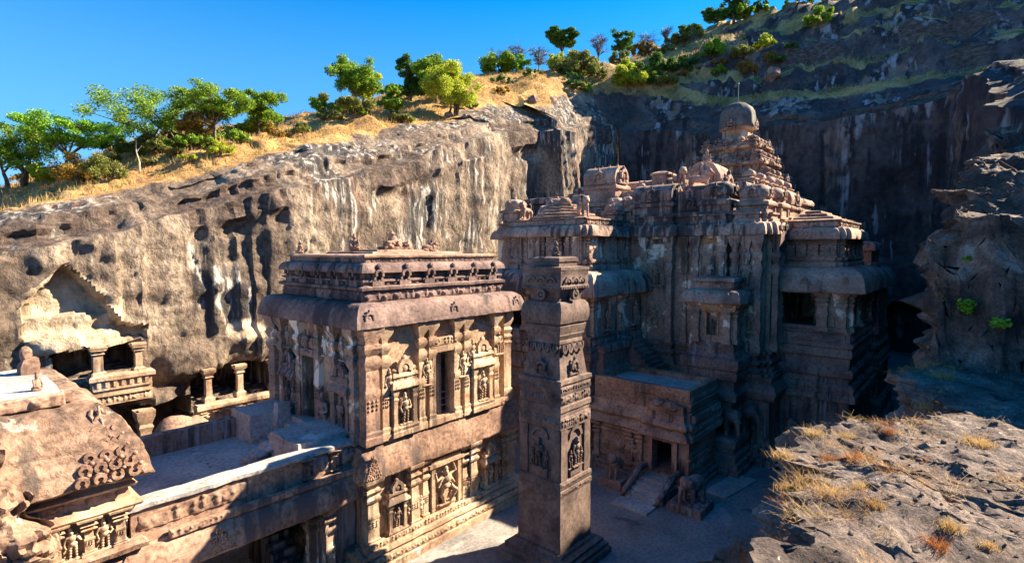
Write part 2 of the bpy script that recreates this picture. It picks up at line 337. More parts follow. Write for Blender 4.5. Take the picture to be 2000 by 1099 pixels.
# (x0, x1, z0, z1, depth) cut into the north cliff: galleries and a broken arched alcove
CAVES = [(6.6, 11.6, 8.3, 10.2, 3.5), (15.2, 21.5, 5.0, 7.5, 4.5), (10.2, 15.0, -1, 5.6, 3.5), (15.0, 30, -1, 2.4, 3.)]
def cave(x, z):
    d = 0
    wx = x+.09*noise.noise(Vector((x*3, 5, z*3)))+.25*noise.noise(Vector((x*.9, 3, z*.9))); wz = z+.22*noise.noise(Vector((x*.8, 9, z*.8)))
    for a, b, c, e, dp in CAVES:
        if a < wx < b and c < wz < e: d = max(d, dp*min(1, .15+(e-wz)/.3))
    c = 7.6                                           # alcove with a pointed arch
    if 5.2 < wx < 10.8:
        top = 16.1-abs(wx-c)*(.85 if wx < c else 1.0)-.12*(wx-c)**2
        if 11.4 < wz < top: d = max(d, (1.25-(.55 if wz < 12.6 else 0))*min(1, (top-wz)/.3))
    if 8.2 < wx < 12.2 and 10.6 < wz < 12.3-.25*(wx-8.2): d = max(d, .8)
    return d
def bulge(x, z):
    b = 0
    for cx, cz, rx, rz, h in ((15.2, 8.2, 2.2, 1.3, 1.5), (19.5, 9., 2., 1.2, .9), (8, 10.7, 2.5, .7, .7), (2.5, 12.5, 2.5, 1.2, .8), (12.6, 5.9, 1.6, .8, .9), (18, 12, 3.5, 3, .25)):
        b += h*math.exp(-((x-cx)/rx)**4-((z-cz)/rz)**4)
    return b
def ribbon(name, pts, m, lo, hi, ds, north):
    P = PN; nn, ns = normals(P, 8); P = P[lo:hi]; nn = nn[lo:hi]; ns = ns[lo:hi]
    fz = [0, .02]; rows = []
    nf = 95
    cols = []
    slope = [(.8, .1), (1.5, .3), (2.2, .5), (2.5, .9), (2.6, 1.4), (2.8, 1.9), (3.3, 2.2), (4.2, 2.45), (5.0, 2.6), (5.4, 2.8), (5.6, 3.1), (6.2, 3.3), (7, 3.45), (8, 3.6), (9, 3.75)]
    hd = [10+1.0*i for i in range(16)]+[27+1.8*i for i in range(22)]+[68, 76, 86, 100, 120, 150, 200, 300]
    V = []; G = []
    for i, p in enumerate(P):
        x, y, zt = p; n0 = nn[i]*.35+ns[i]*.65; n0 /= np.linalg.norm(n0); n1 = ns[i]
        zt = zt+.8*noise.noise(Vector((x*.12, y*.12, 0)))+.3*noise.noise(Vector((x*.6, y*.6, 1)))
        zb = -1.; col = []; g = []
        for j in range(nf):
            z = zb+(zt-zb)*j/(nf-1); t = j/(nf-1)
            f = frac(x*.14, y*.14, z*.1)*.5+frac(x*.6, y*.6, z*.5+7)*.2+noise.noise(Vector((x*2.3, y*2.3, z*1.7)))*.09+block(x*.3, y*.3, z*.16)*.2+block(x*.8+5, y*.8, z*.55)*.07
            f += .25*max(0, noise.noise(Vector((x*.5, y*.5, z*.05+20))))
            q5 = noise.noise(Vector((x*.11+3, y*.05, z*.012)))*5; k5 = math.floor(q5); f += .3*(k5+min(1, (q5-k5)*6))*(1 if north else 1.6)
            lay = noise.noise(Vector((x*.08, y*.08, z*.9)))*.18
            d = f+lay+.6*t-.2
            if north: d = d+cave(x, z)-bulge(x, z)
            elif x > 101 and y < 24 and z < 8.6+.8*noise.noise(Vector((y*.3, 3, 3))): d += 5
            sb = noise.noise(Vector((x*.11, y*.11, 30)))*1.3-.02+.35*noise.noise(Vector((x*.6, y*.6, 31)))
            if north and .86 < t < .93 and sb > 0: d += .7*min(1, sb*3)*math.sin((t-.86)/.07*3.14159)
            if t > .93: d += (t-.93)*5-(.5*sb if north else 0)
            col.append((x+n0[0]*d, y+n0[1]*d, z)); g.append(-1. if north and t > .92 and sb > .1 else (-.3*max(0, sb+.4) if t > .84 else 0))
        dl = d
        off_s = .6+.4*noise.noise(Vector((x*.1, y*.1, 5)))
        for dd, h in slope:
            d = dl+dd*1.0; q = d
            st = noise.noise(Vector((x*.25, y*.25, h*1.2)))*.55+noise.noise(Vector((x*.9, y*.9, h*2)))*.22
            q += (st+.22*block(x*.4, y*.4, h*.9))*min(1, dd/2.5)
            X, Y = x+n1[0]*q, y+n1[1]*q
            hz = hill_z(x+n1[0]*(dl+9), y+n1[1]*(dl+9)); w = (dd/9)**2
            z = (zt+h*off_s*1.3)*(1-w)+hz*w+noise.noise(Vector((X*.5, Y*.5, 3)))*.3+block(X*.45, Y*.45, 2)*.16+noise.noise(Vector((X*1.3, Y*1.3, 3)))*.15
            col.append((X, Y, z)); g.append((-.75*max(0, min(1, sb*2.5+.35)) if dd < 2.7 else -.1)-(.5 if north and x < 24 and dd < 3.4 else 0) if dd < 4.5 else (dd-4.5)/5)
        for dd in hd:
            d = dl+dd; X, Y = x+n1[0]*d, y+n1[1]*d
            z = hill_z(X, Y); far = max(0, dd-70)
            rough = block(X*.25, Y*.25, 4)*(.5 if north else 1.1)+frac(X*.07, Y*.07, 1)*1.6+frac(X*.3, Y*.3, 2)*.5+noise.noise(Vector((X*1.1, Y*1.1, 2)))*.22
            if not north:
                e = z/7.5; k = math.floor(e); fr = e-k; fr2 = min(1, max(0, (fr-.55)/.45))**1.0; qq = min(1, i/60); z = z*(1-.65*qq)+.65*qq*(k+fr2)*7.5
                rough *= 1.3
            z = z+rough*min(1, dd/14)-far*.12
            gr = 1.
            if not north: gr = .55+.9*noise.noise(Vector((X*.22, Y*.22, 14)))+1.2*(noise.noise(Vector((X*.06, Y*.06, 4))))+(.6 if fr < .5 else -.5); gr = gr*qq+(1-qq)
            col.append((X, Y, z)); g.append(gr+.25*noise.noise(Vector((X*.1, Y*.1, 6)))-.35*max(0, noise.noise(Vector((X*.2, Y*.2, 16)))))
        cols.append(col); G.append(g)
    nr = len(cols); nc = len(cols[0]); V = np.array(cols).reshape(-1, 3)
    o = place(name, gridmesh(name, V, nr, nc, np.array(G).ravel()), material=m); tag(o, None, None, kind='structure'); return o, V, nr, nc
DS = .42
PN = []
for _a, _b in zip(RIM, RIM[1:]): PN += resample([_a, _b], .2 if 3 < (_a[0]+_b[0])/2 < 25 and _a[1] > 40 else (.35 if _a[1] > 40 else .45))[:-1]
PN.append(RIM[-1])
iE = min(range(len(PN)), key=lambda i: (PN[i][0]-99)**2+(PN[i][1]-57.9)**2)
TER = []
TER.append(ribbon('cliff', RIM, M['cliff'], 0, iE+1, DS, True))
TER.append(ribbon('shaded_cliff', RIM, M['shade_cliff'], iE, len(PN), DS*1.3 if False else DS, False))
# the near ledge the photographer stands on, with a rising outcrop to the east
LED = [(-30,3,13.2),(-6,2.6,13.4),(3,2.2,13.5),(6.2,1.75,13.5),(6.9,1.45,13.5),(8.3,2.05,13.5),(10.2,2.32,13.5),(11.9,2.35,13.5),(12.8,1.5,13.5),(13.8,.85,13.5),(15.5,.7,13.45),(18,.9,13.4),(20.5,1.1,13.5),(21.6,1.15,13.5),(23,1.2,13.5),(25,1.05,13.5),(26.5,.85,13.5),(29,.6,13.5),(34,.3,13.5),(42,0,13.5)]
RISE = [(20.8, 0), (21.5, 2.2), (22.2, 4.3), (23, 4.7), (28.5, 7.2), (31, 7.5), (35, 7.8), (38, 9.0), (42, 11.5), (60, 13)]
def rise(x, y):
    x += .35*block(x*.9, y*1.2, 2)+.2*block(x*2.2, y*2.6, 5)+max(0, -y-1.6)*1.3+.9*noise.noise(Vector((x*.5, y*.5, 11)))+.5*noise.noise(Vector((x*1.2, y*1.2, 12)))
    return float(np.interp(x, [r[0] for r in RISE], [r[1] for r in RISE]))
def ledge():
    P = []
    for a, b in zip(LED, LED[1:]):
        ds = .065 if 4 < (a[0]+b[0])/2 < 20 else (.04 if a[0] < 23 and a[0] > 20 else 0) or (.09 if 20 < (a[0]+b[0])/2 < 30 else .5)
        P += resample([a, b], ds)[:-1]
    P.append(LED[-1]); nn, ns = normals(P, 12); ns = -ns
    dd = [.03+.065*i for i in range(56)]+[3.7+.12*i for i in range(42)]+[8.9+.4*i for i in range(18)]+[17, 20, 26, 40, 80]
    V = []; nz = 60; A = []
    for i, p in enumerate(P):
        x, y, zt = p; n0 = ns[i]; hi = max(0, min(1, (x-21)/3)); zt += rise(x, y)
        for j in range(nz):
            t = 1-(1-j/(nz-1))**2; z = -1+(zt+1)*t
            f = frac(x*.3, y*.3, z*.3)*.8+noise.noise(Vector((x*1.4, y*1.4, z*1.8)))*.25+noise.noise(Vector((x*.2, y*.2, z*1.3)))*.35+noise.noise(Vector((x*4, y*4, z*4)))*.07
            d = f-.35*(1-t)+.0*t
            if hi: d += hi*(z-13.5)*.05*(1 if z > 13.5 else 0)+hi*(.7*block(x*.8, y*.8, z*1.1)+.22*block(x*2, y*2, z*2.2)+.3*noise.noise(Vector((x*.8, y*.8, z*.8)))+.12*noise.noise(Vector((x*5, y*5, z*7))))
            d += (1-hi)*(.35*block(x*1.1, y*1.1, z*1.6)+.2*block(x*3, y*3, z*4))
            V.append((x-n0[0]*-d, y+n0[1]*d, z)); A.append(.9 if hi > .2 else .45)
        dl = d
        for k in dd:
            q = dl+k; X, Y = x+n0[0]*q, y+n0[1]*q
            z = LED[0][2]*0+13.5+rise(X, Y)+.03*min(k, 6)-.02*k
            a = X*.8+Y*.6; b = -X*.6+Y*.8                       # bedding runs across the slab
            z += noise.noise(Vector((a*.4, b*.9, 2)))*.16+noise.noise(Vector((a*1.3, b*3.5, 2)))*.07+abs(noise.noise(Vector((a*3, b*8, 5))))*.045
            st = frac(X*.35, Y*.35, 8); z += .22*(math.floor(st*4)/4)*min(1, k)
            z += noise.noise(Vector((X*9, Y*9, 1)))*.022+block(a*.9, b*2.2, 3)*.04+block(a*2.6, b*6, 4)*.022
            if rise(X, Y) > .1:
                z += block(X*.8, Y*.8, z*.8)*.14+block(X*2.2, Y*2.2, z*2)*.08+frac(X*.4, Y*.4, 3)*.15
                e = z/.62+.5*noise.noise(Vector((X*.3, Y*.3, 9))); kf = math.floor(e); z += .62*.3*(min(1, max(0, (e-kf-.6)/.4))-(e-kf))
                z += .06*noise.noise(Vector((X*4, Y*4, z*4)))
            V.append((X, Y, z)); A.append(min(1, rise(X, Y)*.8))
    return np.array(V), len(P), nz+len(dd), A
V, nr, nc, A = ledge()
o = place('rock_ledge', gridmesh('rock_ledge', V, nr, nc, np.array(A), 50), material=M['ledge']); tag(o, None, None, kind='structure'); TER.append((o, V, nr, nc))
# courtyard floor
nx, ny = 170, 75; V = []
for i in range(nx):
    for j in range(ny):
        x, y = -45+i*.95, -3+j*.9; V.append((x, y, noise.noise(Vector((x*.3, y*.3, 0)))*.06+noise.noise(Vector((x, y, 0)))*.03))
o = place('courtyard', gridmesh('courtyard', np.array(V), nx, ny), material=M['floor']); tag(o, None, None, kind='structure')
o = place('ground', B().grid((-900, -900, -1.2), (900, -900, -1.2), (900, 900, -1.2), (-900, 900, -1.2), 4, 4).mesh('ground'), material=M['floor']); tag(o, None, None, kind='structure')
_tv = []; _tf = []
for o, V, nr, nc in TER:
    k = len(_tv); _tv += [tuple(v) for v in V]; _tf += [tuple(i+k for i in q.vertices) for q in o.data.polygons]
BVH = BVHTree.FromPolygons(_tv, _tf)
def hit(px, py):
    h = BVH.ray_cast(EYE, ray(px, py).normalized())
    return h[0]
# ---------------------------------------------------------------- carved motifs (own meshes, reused)
def capsule(b, p, q, r0, r1, k=5):
    p, q = Vector(p), Vector(q)
    for i in range(k+1): t = i/k; b.ell(p.lerp(q, t), r0+(r1-r0)*t, 1)
def fig_mesh(kind):
    """a relief deity one metre tall standing against a wall; x across, -y out of the wall"""
    b = B(); rnd = random.Random(kind); s = 1 if kind % 2 else -1
    if kind == 9:                                    # dancing, arms raised
        b.ell((0, -.08, .80), (.065, .07, .075)); b.ell((0, -.07, .9), (.06, .05, .07)); b.ell((.02, -.08, .63), (.105, .075, .14)); b.ell((.0, -.08, .47), (.11, .08, .09))
        for q in (((.1, -.08, .47), (.22, -.14, .3)), ((.22, -.14, .3), (.1, -.1, .04)), ((-.06, -.08, .45), (-.12, -.1, .24)), ((-.12, -.1, .24), (-.05, -.08, .02))): capsule(b, *q, .06, .04)
        for q in (((.1, -.08, .72), (.26, -.08, .78)), ((.26, -.08, .78), (.2, -.1, .97)), ((-.1, -.08, .72), (-.27, -.09, .66)), ((-.27, -.09, .66), (-.3, -.1, .88)), ((-.1, -.08, .68), (-.24, -.12, .5)), ((.1, -.1, .68), (.16, -.16, .52))): capsule(b, *q, .036, .026)
    else:
        lean = .03*s
        b.ell((lean, -.09, .84), (.06, .065, .07)); b.ell((lean, -.08, .935), (.05, .05, .075)); b.ell((lean*.5, -.08, .66), (.11, .075, .13)); b.ell((0, -.08, .5), (.105, .075, .09))
        capsule(b, (.055, -.08, .48), (.075, -.07, .03), .06, .042); capsule(b, (-.055, -.08, .48), (-.065, -.07, .03), .06, .042)
        ax = rnd.choice([.55, .5]); b_ = rnd.random() < .5
        capsule(b, (.12, -.08, .73), (.18, -.09, .55), .038, .032); capsule(b, (.18, -.09, .55), (.1, -.14, .5 if b_ else .68), .032, .028)
        capsule(b, (-.12, -.08, .73), (-.19, -.08, ax), .038, .032); capsule(b, (-.19, -.08, ax), (-.15, -.12, .4), .032, .028)
        if kind == 2:                                # a small attendant
            b.ell((.27, -.06, .36), .05); capsule(b, (.27, -.06, .28), (.26, -.05, .03), .06, .045)
        if kind == 3: b.ell((0, -.015, .84), (.15, .03, .15))
    b.box(-.22, .22, -.12, .0, -.03, .03, .2)
    return fuse(b, .017, .008, 9)
FIG = {k: fig_mesh(k) for k in (0, 1, 2, 3, 9)}
def elephant_mesh():
    b = B(); b.ell((0, .2, .62), (.27, .45, .3)); b.ell((0, -.25, .72), (.2, .22, .23)); b.ell((0, -.3, .86), (.13, .13, .1))
    for s in (1, -1):
        b.ell((s*.22, -.18, .7), (.05, .14, .18)); capsule(b, (s*.17, -.08, .5), (s*.17, -.1, .05), .11, .09); capsule(b, (s*.17, .42, .5), (s*.17, .45, .05), .12, .09)
        capsule(b, (s*.1, -.4, .6), (s*.12, -.56, .56), .03, .02)
    for i in range(9): t = i/8; b.ell((0, -.42-.12*math.sin(t*2.2), .66-.58*t), .095-.04*t, 1)
    return fuse(b, .028, .012, 7)
ELE = elephant_mesh()
def lion_mesh():
    """standing lion one metre long, facing -y"""
    b = B(); b.ell((0, .1, .55), (.16, .38, .17)); b.ell((0, -.2, .62), (.19, .2, .24)); b.ell((0, -.34, .84), (.19, .18, .2)); b.ell((0, -.48, .8), (.11, .11, .1)); b.ell((.1, -.36, 1.), .05); b.ell((-.1, -.36, 1.), .05)
    for s in (1, -1):
        capsule(b, (s*.11, -.24, .5), (s*.12, -.3, .05), .085, .065); b.ell((s*.12, -.35, .04), (.07, .1, .05)); b.ell((s*.11, .38, .42), (.09, .12, .17)); capsule(b, (s*.12, .42, .32), (s*.12, .36, .05), .07, .06); b.ell((s*.12, .31, .04), (.07, .1, .05))
    capsule(b, (0, .45, .6), (0, .52, .85), .04, .035); capsule(b, (0, .52, .85), (0, .38, .95), .035, .045)
    return fuse(b, .026, .01, 8)
LION = lion_mesh()
def bull_mesh():
    b = B(); b.ell((0, .15, .3), (.25, .5, .27)); b.ell((0, -.15, .55), (.14, .16, .14)); b.ell((0, -.3, .42), (.17, .2, .24)); b.ell((0, -.52, .62), (.12, .18, .13)); b.ell((0, -.68, .56), (.08, .1, .08))
    for s in (1, -1): b.ell((s*.2, -.3, .1), (.09, .25, .09)); b.ell((s*.22, .4, .13), (.1, .28, .12)); b.ell((s*.14, -.46, .72), (.06, .05, .09))
    return fuse(b, .03, .01, 7)
BULL = bull_mesh()
def pil_mesh(h, w=.6, d=.35, vase=True):
    """engaged pilaster: moulded foot, shaft with carved bands, vase, cushion and bracket"""
    b = B(); pl = [(-w/2, -d), (w/2, -d), (w/2, .12), (-w/2, .12)]
    pr = [(.1, 0), (.1, .06*h), (.05, .07*h), (.07, .1*h), (.0, .115*h), (0, .4*h), (.03, .41*h), (.03, .46*h), (0, .47*h), (-.02, .62*h)]
    if vase: pr += [(-.05, .63*h), (.08, .68*h), (.1, .71*h), (.02, .745*h), (-.05, .755*h), (.06, .79*h), (.12, .82*h), (.06, .85*h), (-.02, .855*h), (-.02, .88*h), (.2, .95*h), (.22, h)]
    else: pr += [(0, .8*h), (.06, .84*h), (.12, .88*h), (.04, .9*h), (.1, .96*h), (.14, h)]
    b.stack(pl, pr, .22)
    for i in range(3):
        for k in range(3): b.ell((-w*.3+w*.3*k, -d-.02, (.3+.035*i)*h), (.08*w, .04, .015*h), 1)
    return b.mesh('pilaster', .025, 3., 35)
_pil = {}
def pilaster(f, u, z, h, parent, m, w=.6, d=.35, n=0, vase=True, name='pilaster'):
    k = (round(h, 2), w, d, vase, m.name)
    if k not in _pil: _pil[k] = pil_mesh(h, w, d, vase)
    return place(name, _pil[k], parent, f.pt(u, n, z), f.rot, (1 if random.random() < .5 else -1, 1, 1) if False else 1, m)
def kudu_mesh():
    """horseshoe gable medallion with a bud on top, one metre high"""
    b = B(); b.arch((0, 0, .42), .2, .16, .14, k=12); b.ell((0, -.05, .4), (.15, .07, .17), 2); b.ell((0, -.06, .86), (.1, .08, .14), 1)
    for s in (1, -1): b.ell((s*.36, -.06, .12), (.15, .07, .12), 1); b.ell((s*.34, -.05, .62), (.08, .05, .09), 1)
    b.box(-.5, .5, -.1, .05, -.02, .06, .25)
    return fuse(b, .03, .015, 8)
KUDU = kudu_mesh()
def aed_mesh(h):
    """shrine-shaped niche: base, colonettes, recess, eave, stepped gable"""
    w = .5*h*.75; d = .42; b = B(); r = lambda a, c, e, g: [(a, e), (c, e), (c, g), (a, g)]
    b.stack(r(-w/2, w/2, -d, .1), [(.1, 0), (.1, .05*h), (.03, .06*h), (.08, .1*h), (.0, .13*h)], .3)
    b.box(-w/2, w/2, -d*.45, .1, .13*h, .58*h, .3)
    for s in (1, -1):
        x = s*w*.4; b.stack(r(x-.075*w, x+.075*w, -d+.02, -d+.02+.16*w), [(.03, .13*h), (0, .16*h), (0, .42*h), (.05, .46*h), (-.01, .49*h), (.06, .54*h), (.06, .58*h)], .2)
    b.stack(r(-w/2, w/2, -d, .1), [(.04, .58*h), (.16, .60*h), (.15, .63*h), (.02, .68*h), (-.04, .69*h), (-.04, .72*h), (.04, .74*h), (.02, .77*h), (-.08, .79*h)], .25)
    b.arch((0, -d+.2, .84*h), .10*w+.08, .16*w, .22, k=10); b.ell((0, -d+.12, .84*h), (.16*w, .12, .06*h), 2); b.ell((0, -d+.14, .95*h), (.12*w, .12, .05*h), 2)
    for s in (1, -1): b.ell((s*w*.36, -d+.16, .815*h), (.14*w, .14, .035*h), 2)
    return b.mesh('niche_shrine', .03, 3., 35)
_aed = {}
def aedicule(f, u, z, h, parent, m, kind=0, n=0):
    k = (round(h, 2), m.name)
    if k not in _aed: _aed[k] = aed_mesh(h)
    o = place('niche_shrine', _aed[k], parent, f.pt(u, n, z), f.rot, 1, m)
    figure(f, u, z+.13*h, .40*h, o, m, kind, n+.19); return o
_fm = {}
def figure(f, u, z, h, parent, m, kind=0, n=0, name='relief_figure', flip=1):
    k = (kind, m.name)
    if k not in _fm: _fm[k] = FIG[kind].copy(); _fm[k].materials.append(m)
    return place(name, _fm[k], parent, f.pt(u, n, z), f.rot, (h*1.1*flip, h*1.3, h), m)
_km = {}
def kudu(f, u, z, h, parent, m, n=0, name='horseshoe_gable'):
    if m.name not in _km: _km[m.name] = KUDU.copy(); _km[m.name].materials.append(m)
    return place(name, _km[m.name], parent, f.pt(u, n, z), f.rot, (h, h*1.2, h), m)
def frieze(f, u0, u1, z, h, parent, m, n=0, dens=2.2, kind='mix', dep=1., name='carved_frieze', seed=0):
    """a row of small worn figures and animals cut in relief"""
    b = B(); rnd = random.Random(int(u0*7+z*13+h*29)+seed); u = u0+h*.3
    f.box(b, u0, u1, n-.3, n+.015, z+.02, z+h*.97, h)
    while u < u1-h*.2:
        t = rnd.random(); s = rnd.uniform(.8, 1.1)*h; e = h*.22*dep
        if kind == 'beast' or (kind == 'mix' and t < .35):
            b.ell(f.pt(u, n, z+.45*s), (.36*s if f.u[0] else e, e if f.u[0] else .36*s, .28*s), 1); b.ell(f.pt(u+.34*s, n+.05, z+.62*s), (.17*s,)*3, 1)
            for q in (-.22, .2): b.ell(f.pt(u+q*s, n, z+.16*s), (.09*s, .09*s, .2*s), 1)
            u += .95*s*rnd.uniform(1, 1.5)*2.2/dens
        elif kind == 'scroll':
            b.arch(f.pt(u, n, z+.5*h), .16*h, .16*h, e, f.u[0], f.u[1], rnd.uniform(-60, 60), rnd.uniform(200, 300), 8); b.ell(f.pt(u, n, z+.5*h), .1*h, 1); u += .75*h
        else:
            b.ell(f.pt(u, n, z+.45*s), (.16*s, .16*s, .34*s), 1); b.ell(f.pt(u, n+.04, z+.86*s), .13*s, 1); b.ell(f.pt(u+rnd.uniform(-.2, .2)*s, n, z+.52*s), (.13*s, .13*s, .12*s), 1)
            u += .52*s*rnd.uniform(.9, 1.4)*2.2/dens
    vox = max(.035, h*.09); return place(name, fuse(b, vox, vox*.5, 4, name), parent, material=m)
def dentils(b, f, u0, u1, z0, z1, n0, n1, pitch, fill=.5):
    k = max(1, int((u1-u0)/pitch))
    for i in range(k): u = u0+(i+.5)*(u1-u0)/k; f.box(b, u-pitch*fill/2, u+pitch*fill/2, n0, n1, z0, z1, 1)
    return b
def kapota(z0, z1, out, o0=0.):
    """profile of a rolled stone eave"""
    h = z1-z0
    return [(o0-.1, z0+.04), (o0+out*.9, z0+.02), (o0+out, z0+.06*h), (o0+out*.99, z0+.24*h), (o0+out*.87, z0+.54*h), (o0+out*.63, z0+.8*h), (o0+out*.32, z0+.94*h), (o0, z1)]
def leaf_scroll(f, u, n, z, w, h, parent, m, flip=1, lean=0.):
    """raised foliage ornament, tapering upwards"""
    b = B(); nr = 6; q = lambda t: n-lean*h*t**1.3
    for k in range(nr):
        t = k/(nr-.4); wd = w*(1-.86*t); m_ = max(1, round(4.4*(1-.8*t))); r = .5*min(wd/m_, h/nr)*1.02
        for i in range(m_):
            uu = u+wd*((i+.5)/m_-.5); zz = z+h*(.08+.86*t); s0 = 90 if i < m_/2 else -90
            b.arch(f.pt(uu, q(t)-.06, zz), r*.42, r*.58, .1+.55*r, f.u[0], f.u[1], s0-150, s0+150, 9); b.ell(f.pt(uu+r*.1, q(t), zz), r*.4, 1); b.ell(f.pt(uu+r, q(t)-.02, zz+r*.9), r*.45, 1)
    for s in (-1, 1): b.tube([f.pt(u+s*w*.5*(1-.88*t)+.05*w*math.sin(t*18), q(t)+.02, z+h*t) for t in [i/16 for i in range(17)]], .035*w, 5)
    b.tube([f.pt(u+.1*w*math.sin(t*11)*(1-t), q(t)+.05, z+h*t*1.05) for t in [i/14 for i in range(15)]], [.05*w*(1-.6*i/14) for i in range(15)], 6)
    return part('leaf_scroll', b, m, parent, amp=.02, sc=4, smooth=60)
def barrel(b, c, L, w, h, axis='y', k=12):
    """barrel-vaulted roof block (horseshoe section), length L along the axis"""
    x, y, z = c; pr = [(-.42*w, 0), (-.5*w, .1*h)]+[(.54*w*math.cos(a), .32*h+.68*h*math.sin(a)) for a in [R(200-220*i/k) for i in range(k+1)]]+[(.5*w, .1*h), (.42*w, 0)]
    n = max(2, int(L/.35)); v = []; f = []
    for i in range(n+1):
        t = -L/2+L*i/n
        for a, e in pr: v.append((x+a, y+t, z+e) if axis == 'y' else (x+t, y+a, z+e))
    q = len(pr)
    for i in range(n):
        for j in range(q-1): f.append((i*q+j, i*q+j+1, (i+1)*q+j+1, (i+1)*q+j) if axis == 'y' else (i*q+j, (i+1)*q+j, (i+1)*q+j+1, i*q+j+1))
        f.append((i*q+q-1, i*q, (i+1)*q, (i+1)*q+q-1) if axis == 'y' else (i*q+q-1, (i+1)*q+q-1, (i+1)*q, i*q))
    e0 = list(range(q)); e1 = [n*q+j for j in range(q)]
    f += [tuple(e0[::-1]), tuple(e1)] if axis == 'y' else [tuple(e0), tuple(e1[::-1])]
    b.add(v, f); return b
def sq(cx, cy, h, ch=.0):
    if not ch: return [(cx-h, cy-h), (cx+h, cy-h), (cx+h, cy+h), (cx-h, cy+h)]
    c = ch*h; return [(cx-h+c, cy-h), (cx+h-c, cy-h), (cx+h, cy-h+c), (cx+h, cy+h-c), (cx+h-c, cy+h), (cx-h+c, cy+h), (cx-h, cy+h-c), (cx-h, cy-h+c)]
def dome(b, cx, cy, z, r, h, ch=.35):
    b.stack(sq(cx, cy, r, ch), [(-.05*r, z), (.06*r, z+.08*h), (.1*r, z+.3*h), (.04*r, z+.55*h), (-.14*r, z+.78*h), (-.45*r, z+.93*h), (-.8*r, z+h)], max(.25, r*.25)); return b
def small_shrine(cx, cy, z, w, h, parent, m, kud=True, name='corner_dome'):
    """square roof pavilion: body with posts, eave, neck and dome"""
    b = B(); b.stack(sq(cx, cy, w/2), [(.12, z), (.12, z+.06*h), (0, z+.08*h), (0, z+.3*h), (.05, z+.31*h), (.22, z+.34*h), (.24, z+.4*h), (.05, z+.46*h), (-.12, z+.47*h), (-.12, z+.55*h)], .3)
    for s in (1, -1):
        for t in (1, -1): b.box(cx+s*w*.5-.12, cx+s*w*.5+.12, cy+t*w*.5-.12, cy+t*w*.5+.12, z+.08*h, z+.3*h, .4)
    dome(b, cx, cy, z+.55*h, w*.48, .38*h); b.ell((cx, cy, z+.96*h), (.14, .14, .06*h), 1)
    o = part(name, b, m, parent, amp=.05, sc=1.8, smooth=40)
    if kud:
        kudu(F(cx-w/2, cy, 0, -1), 0, z+.56*h, .32*h, o, m, n=.02); kudu(F(cx, cy-w/2, 1, 0), 0, z+.56*h, .32*h, o, m, n=.02)
    return o
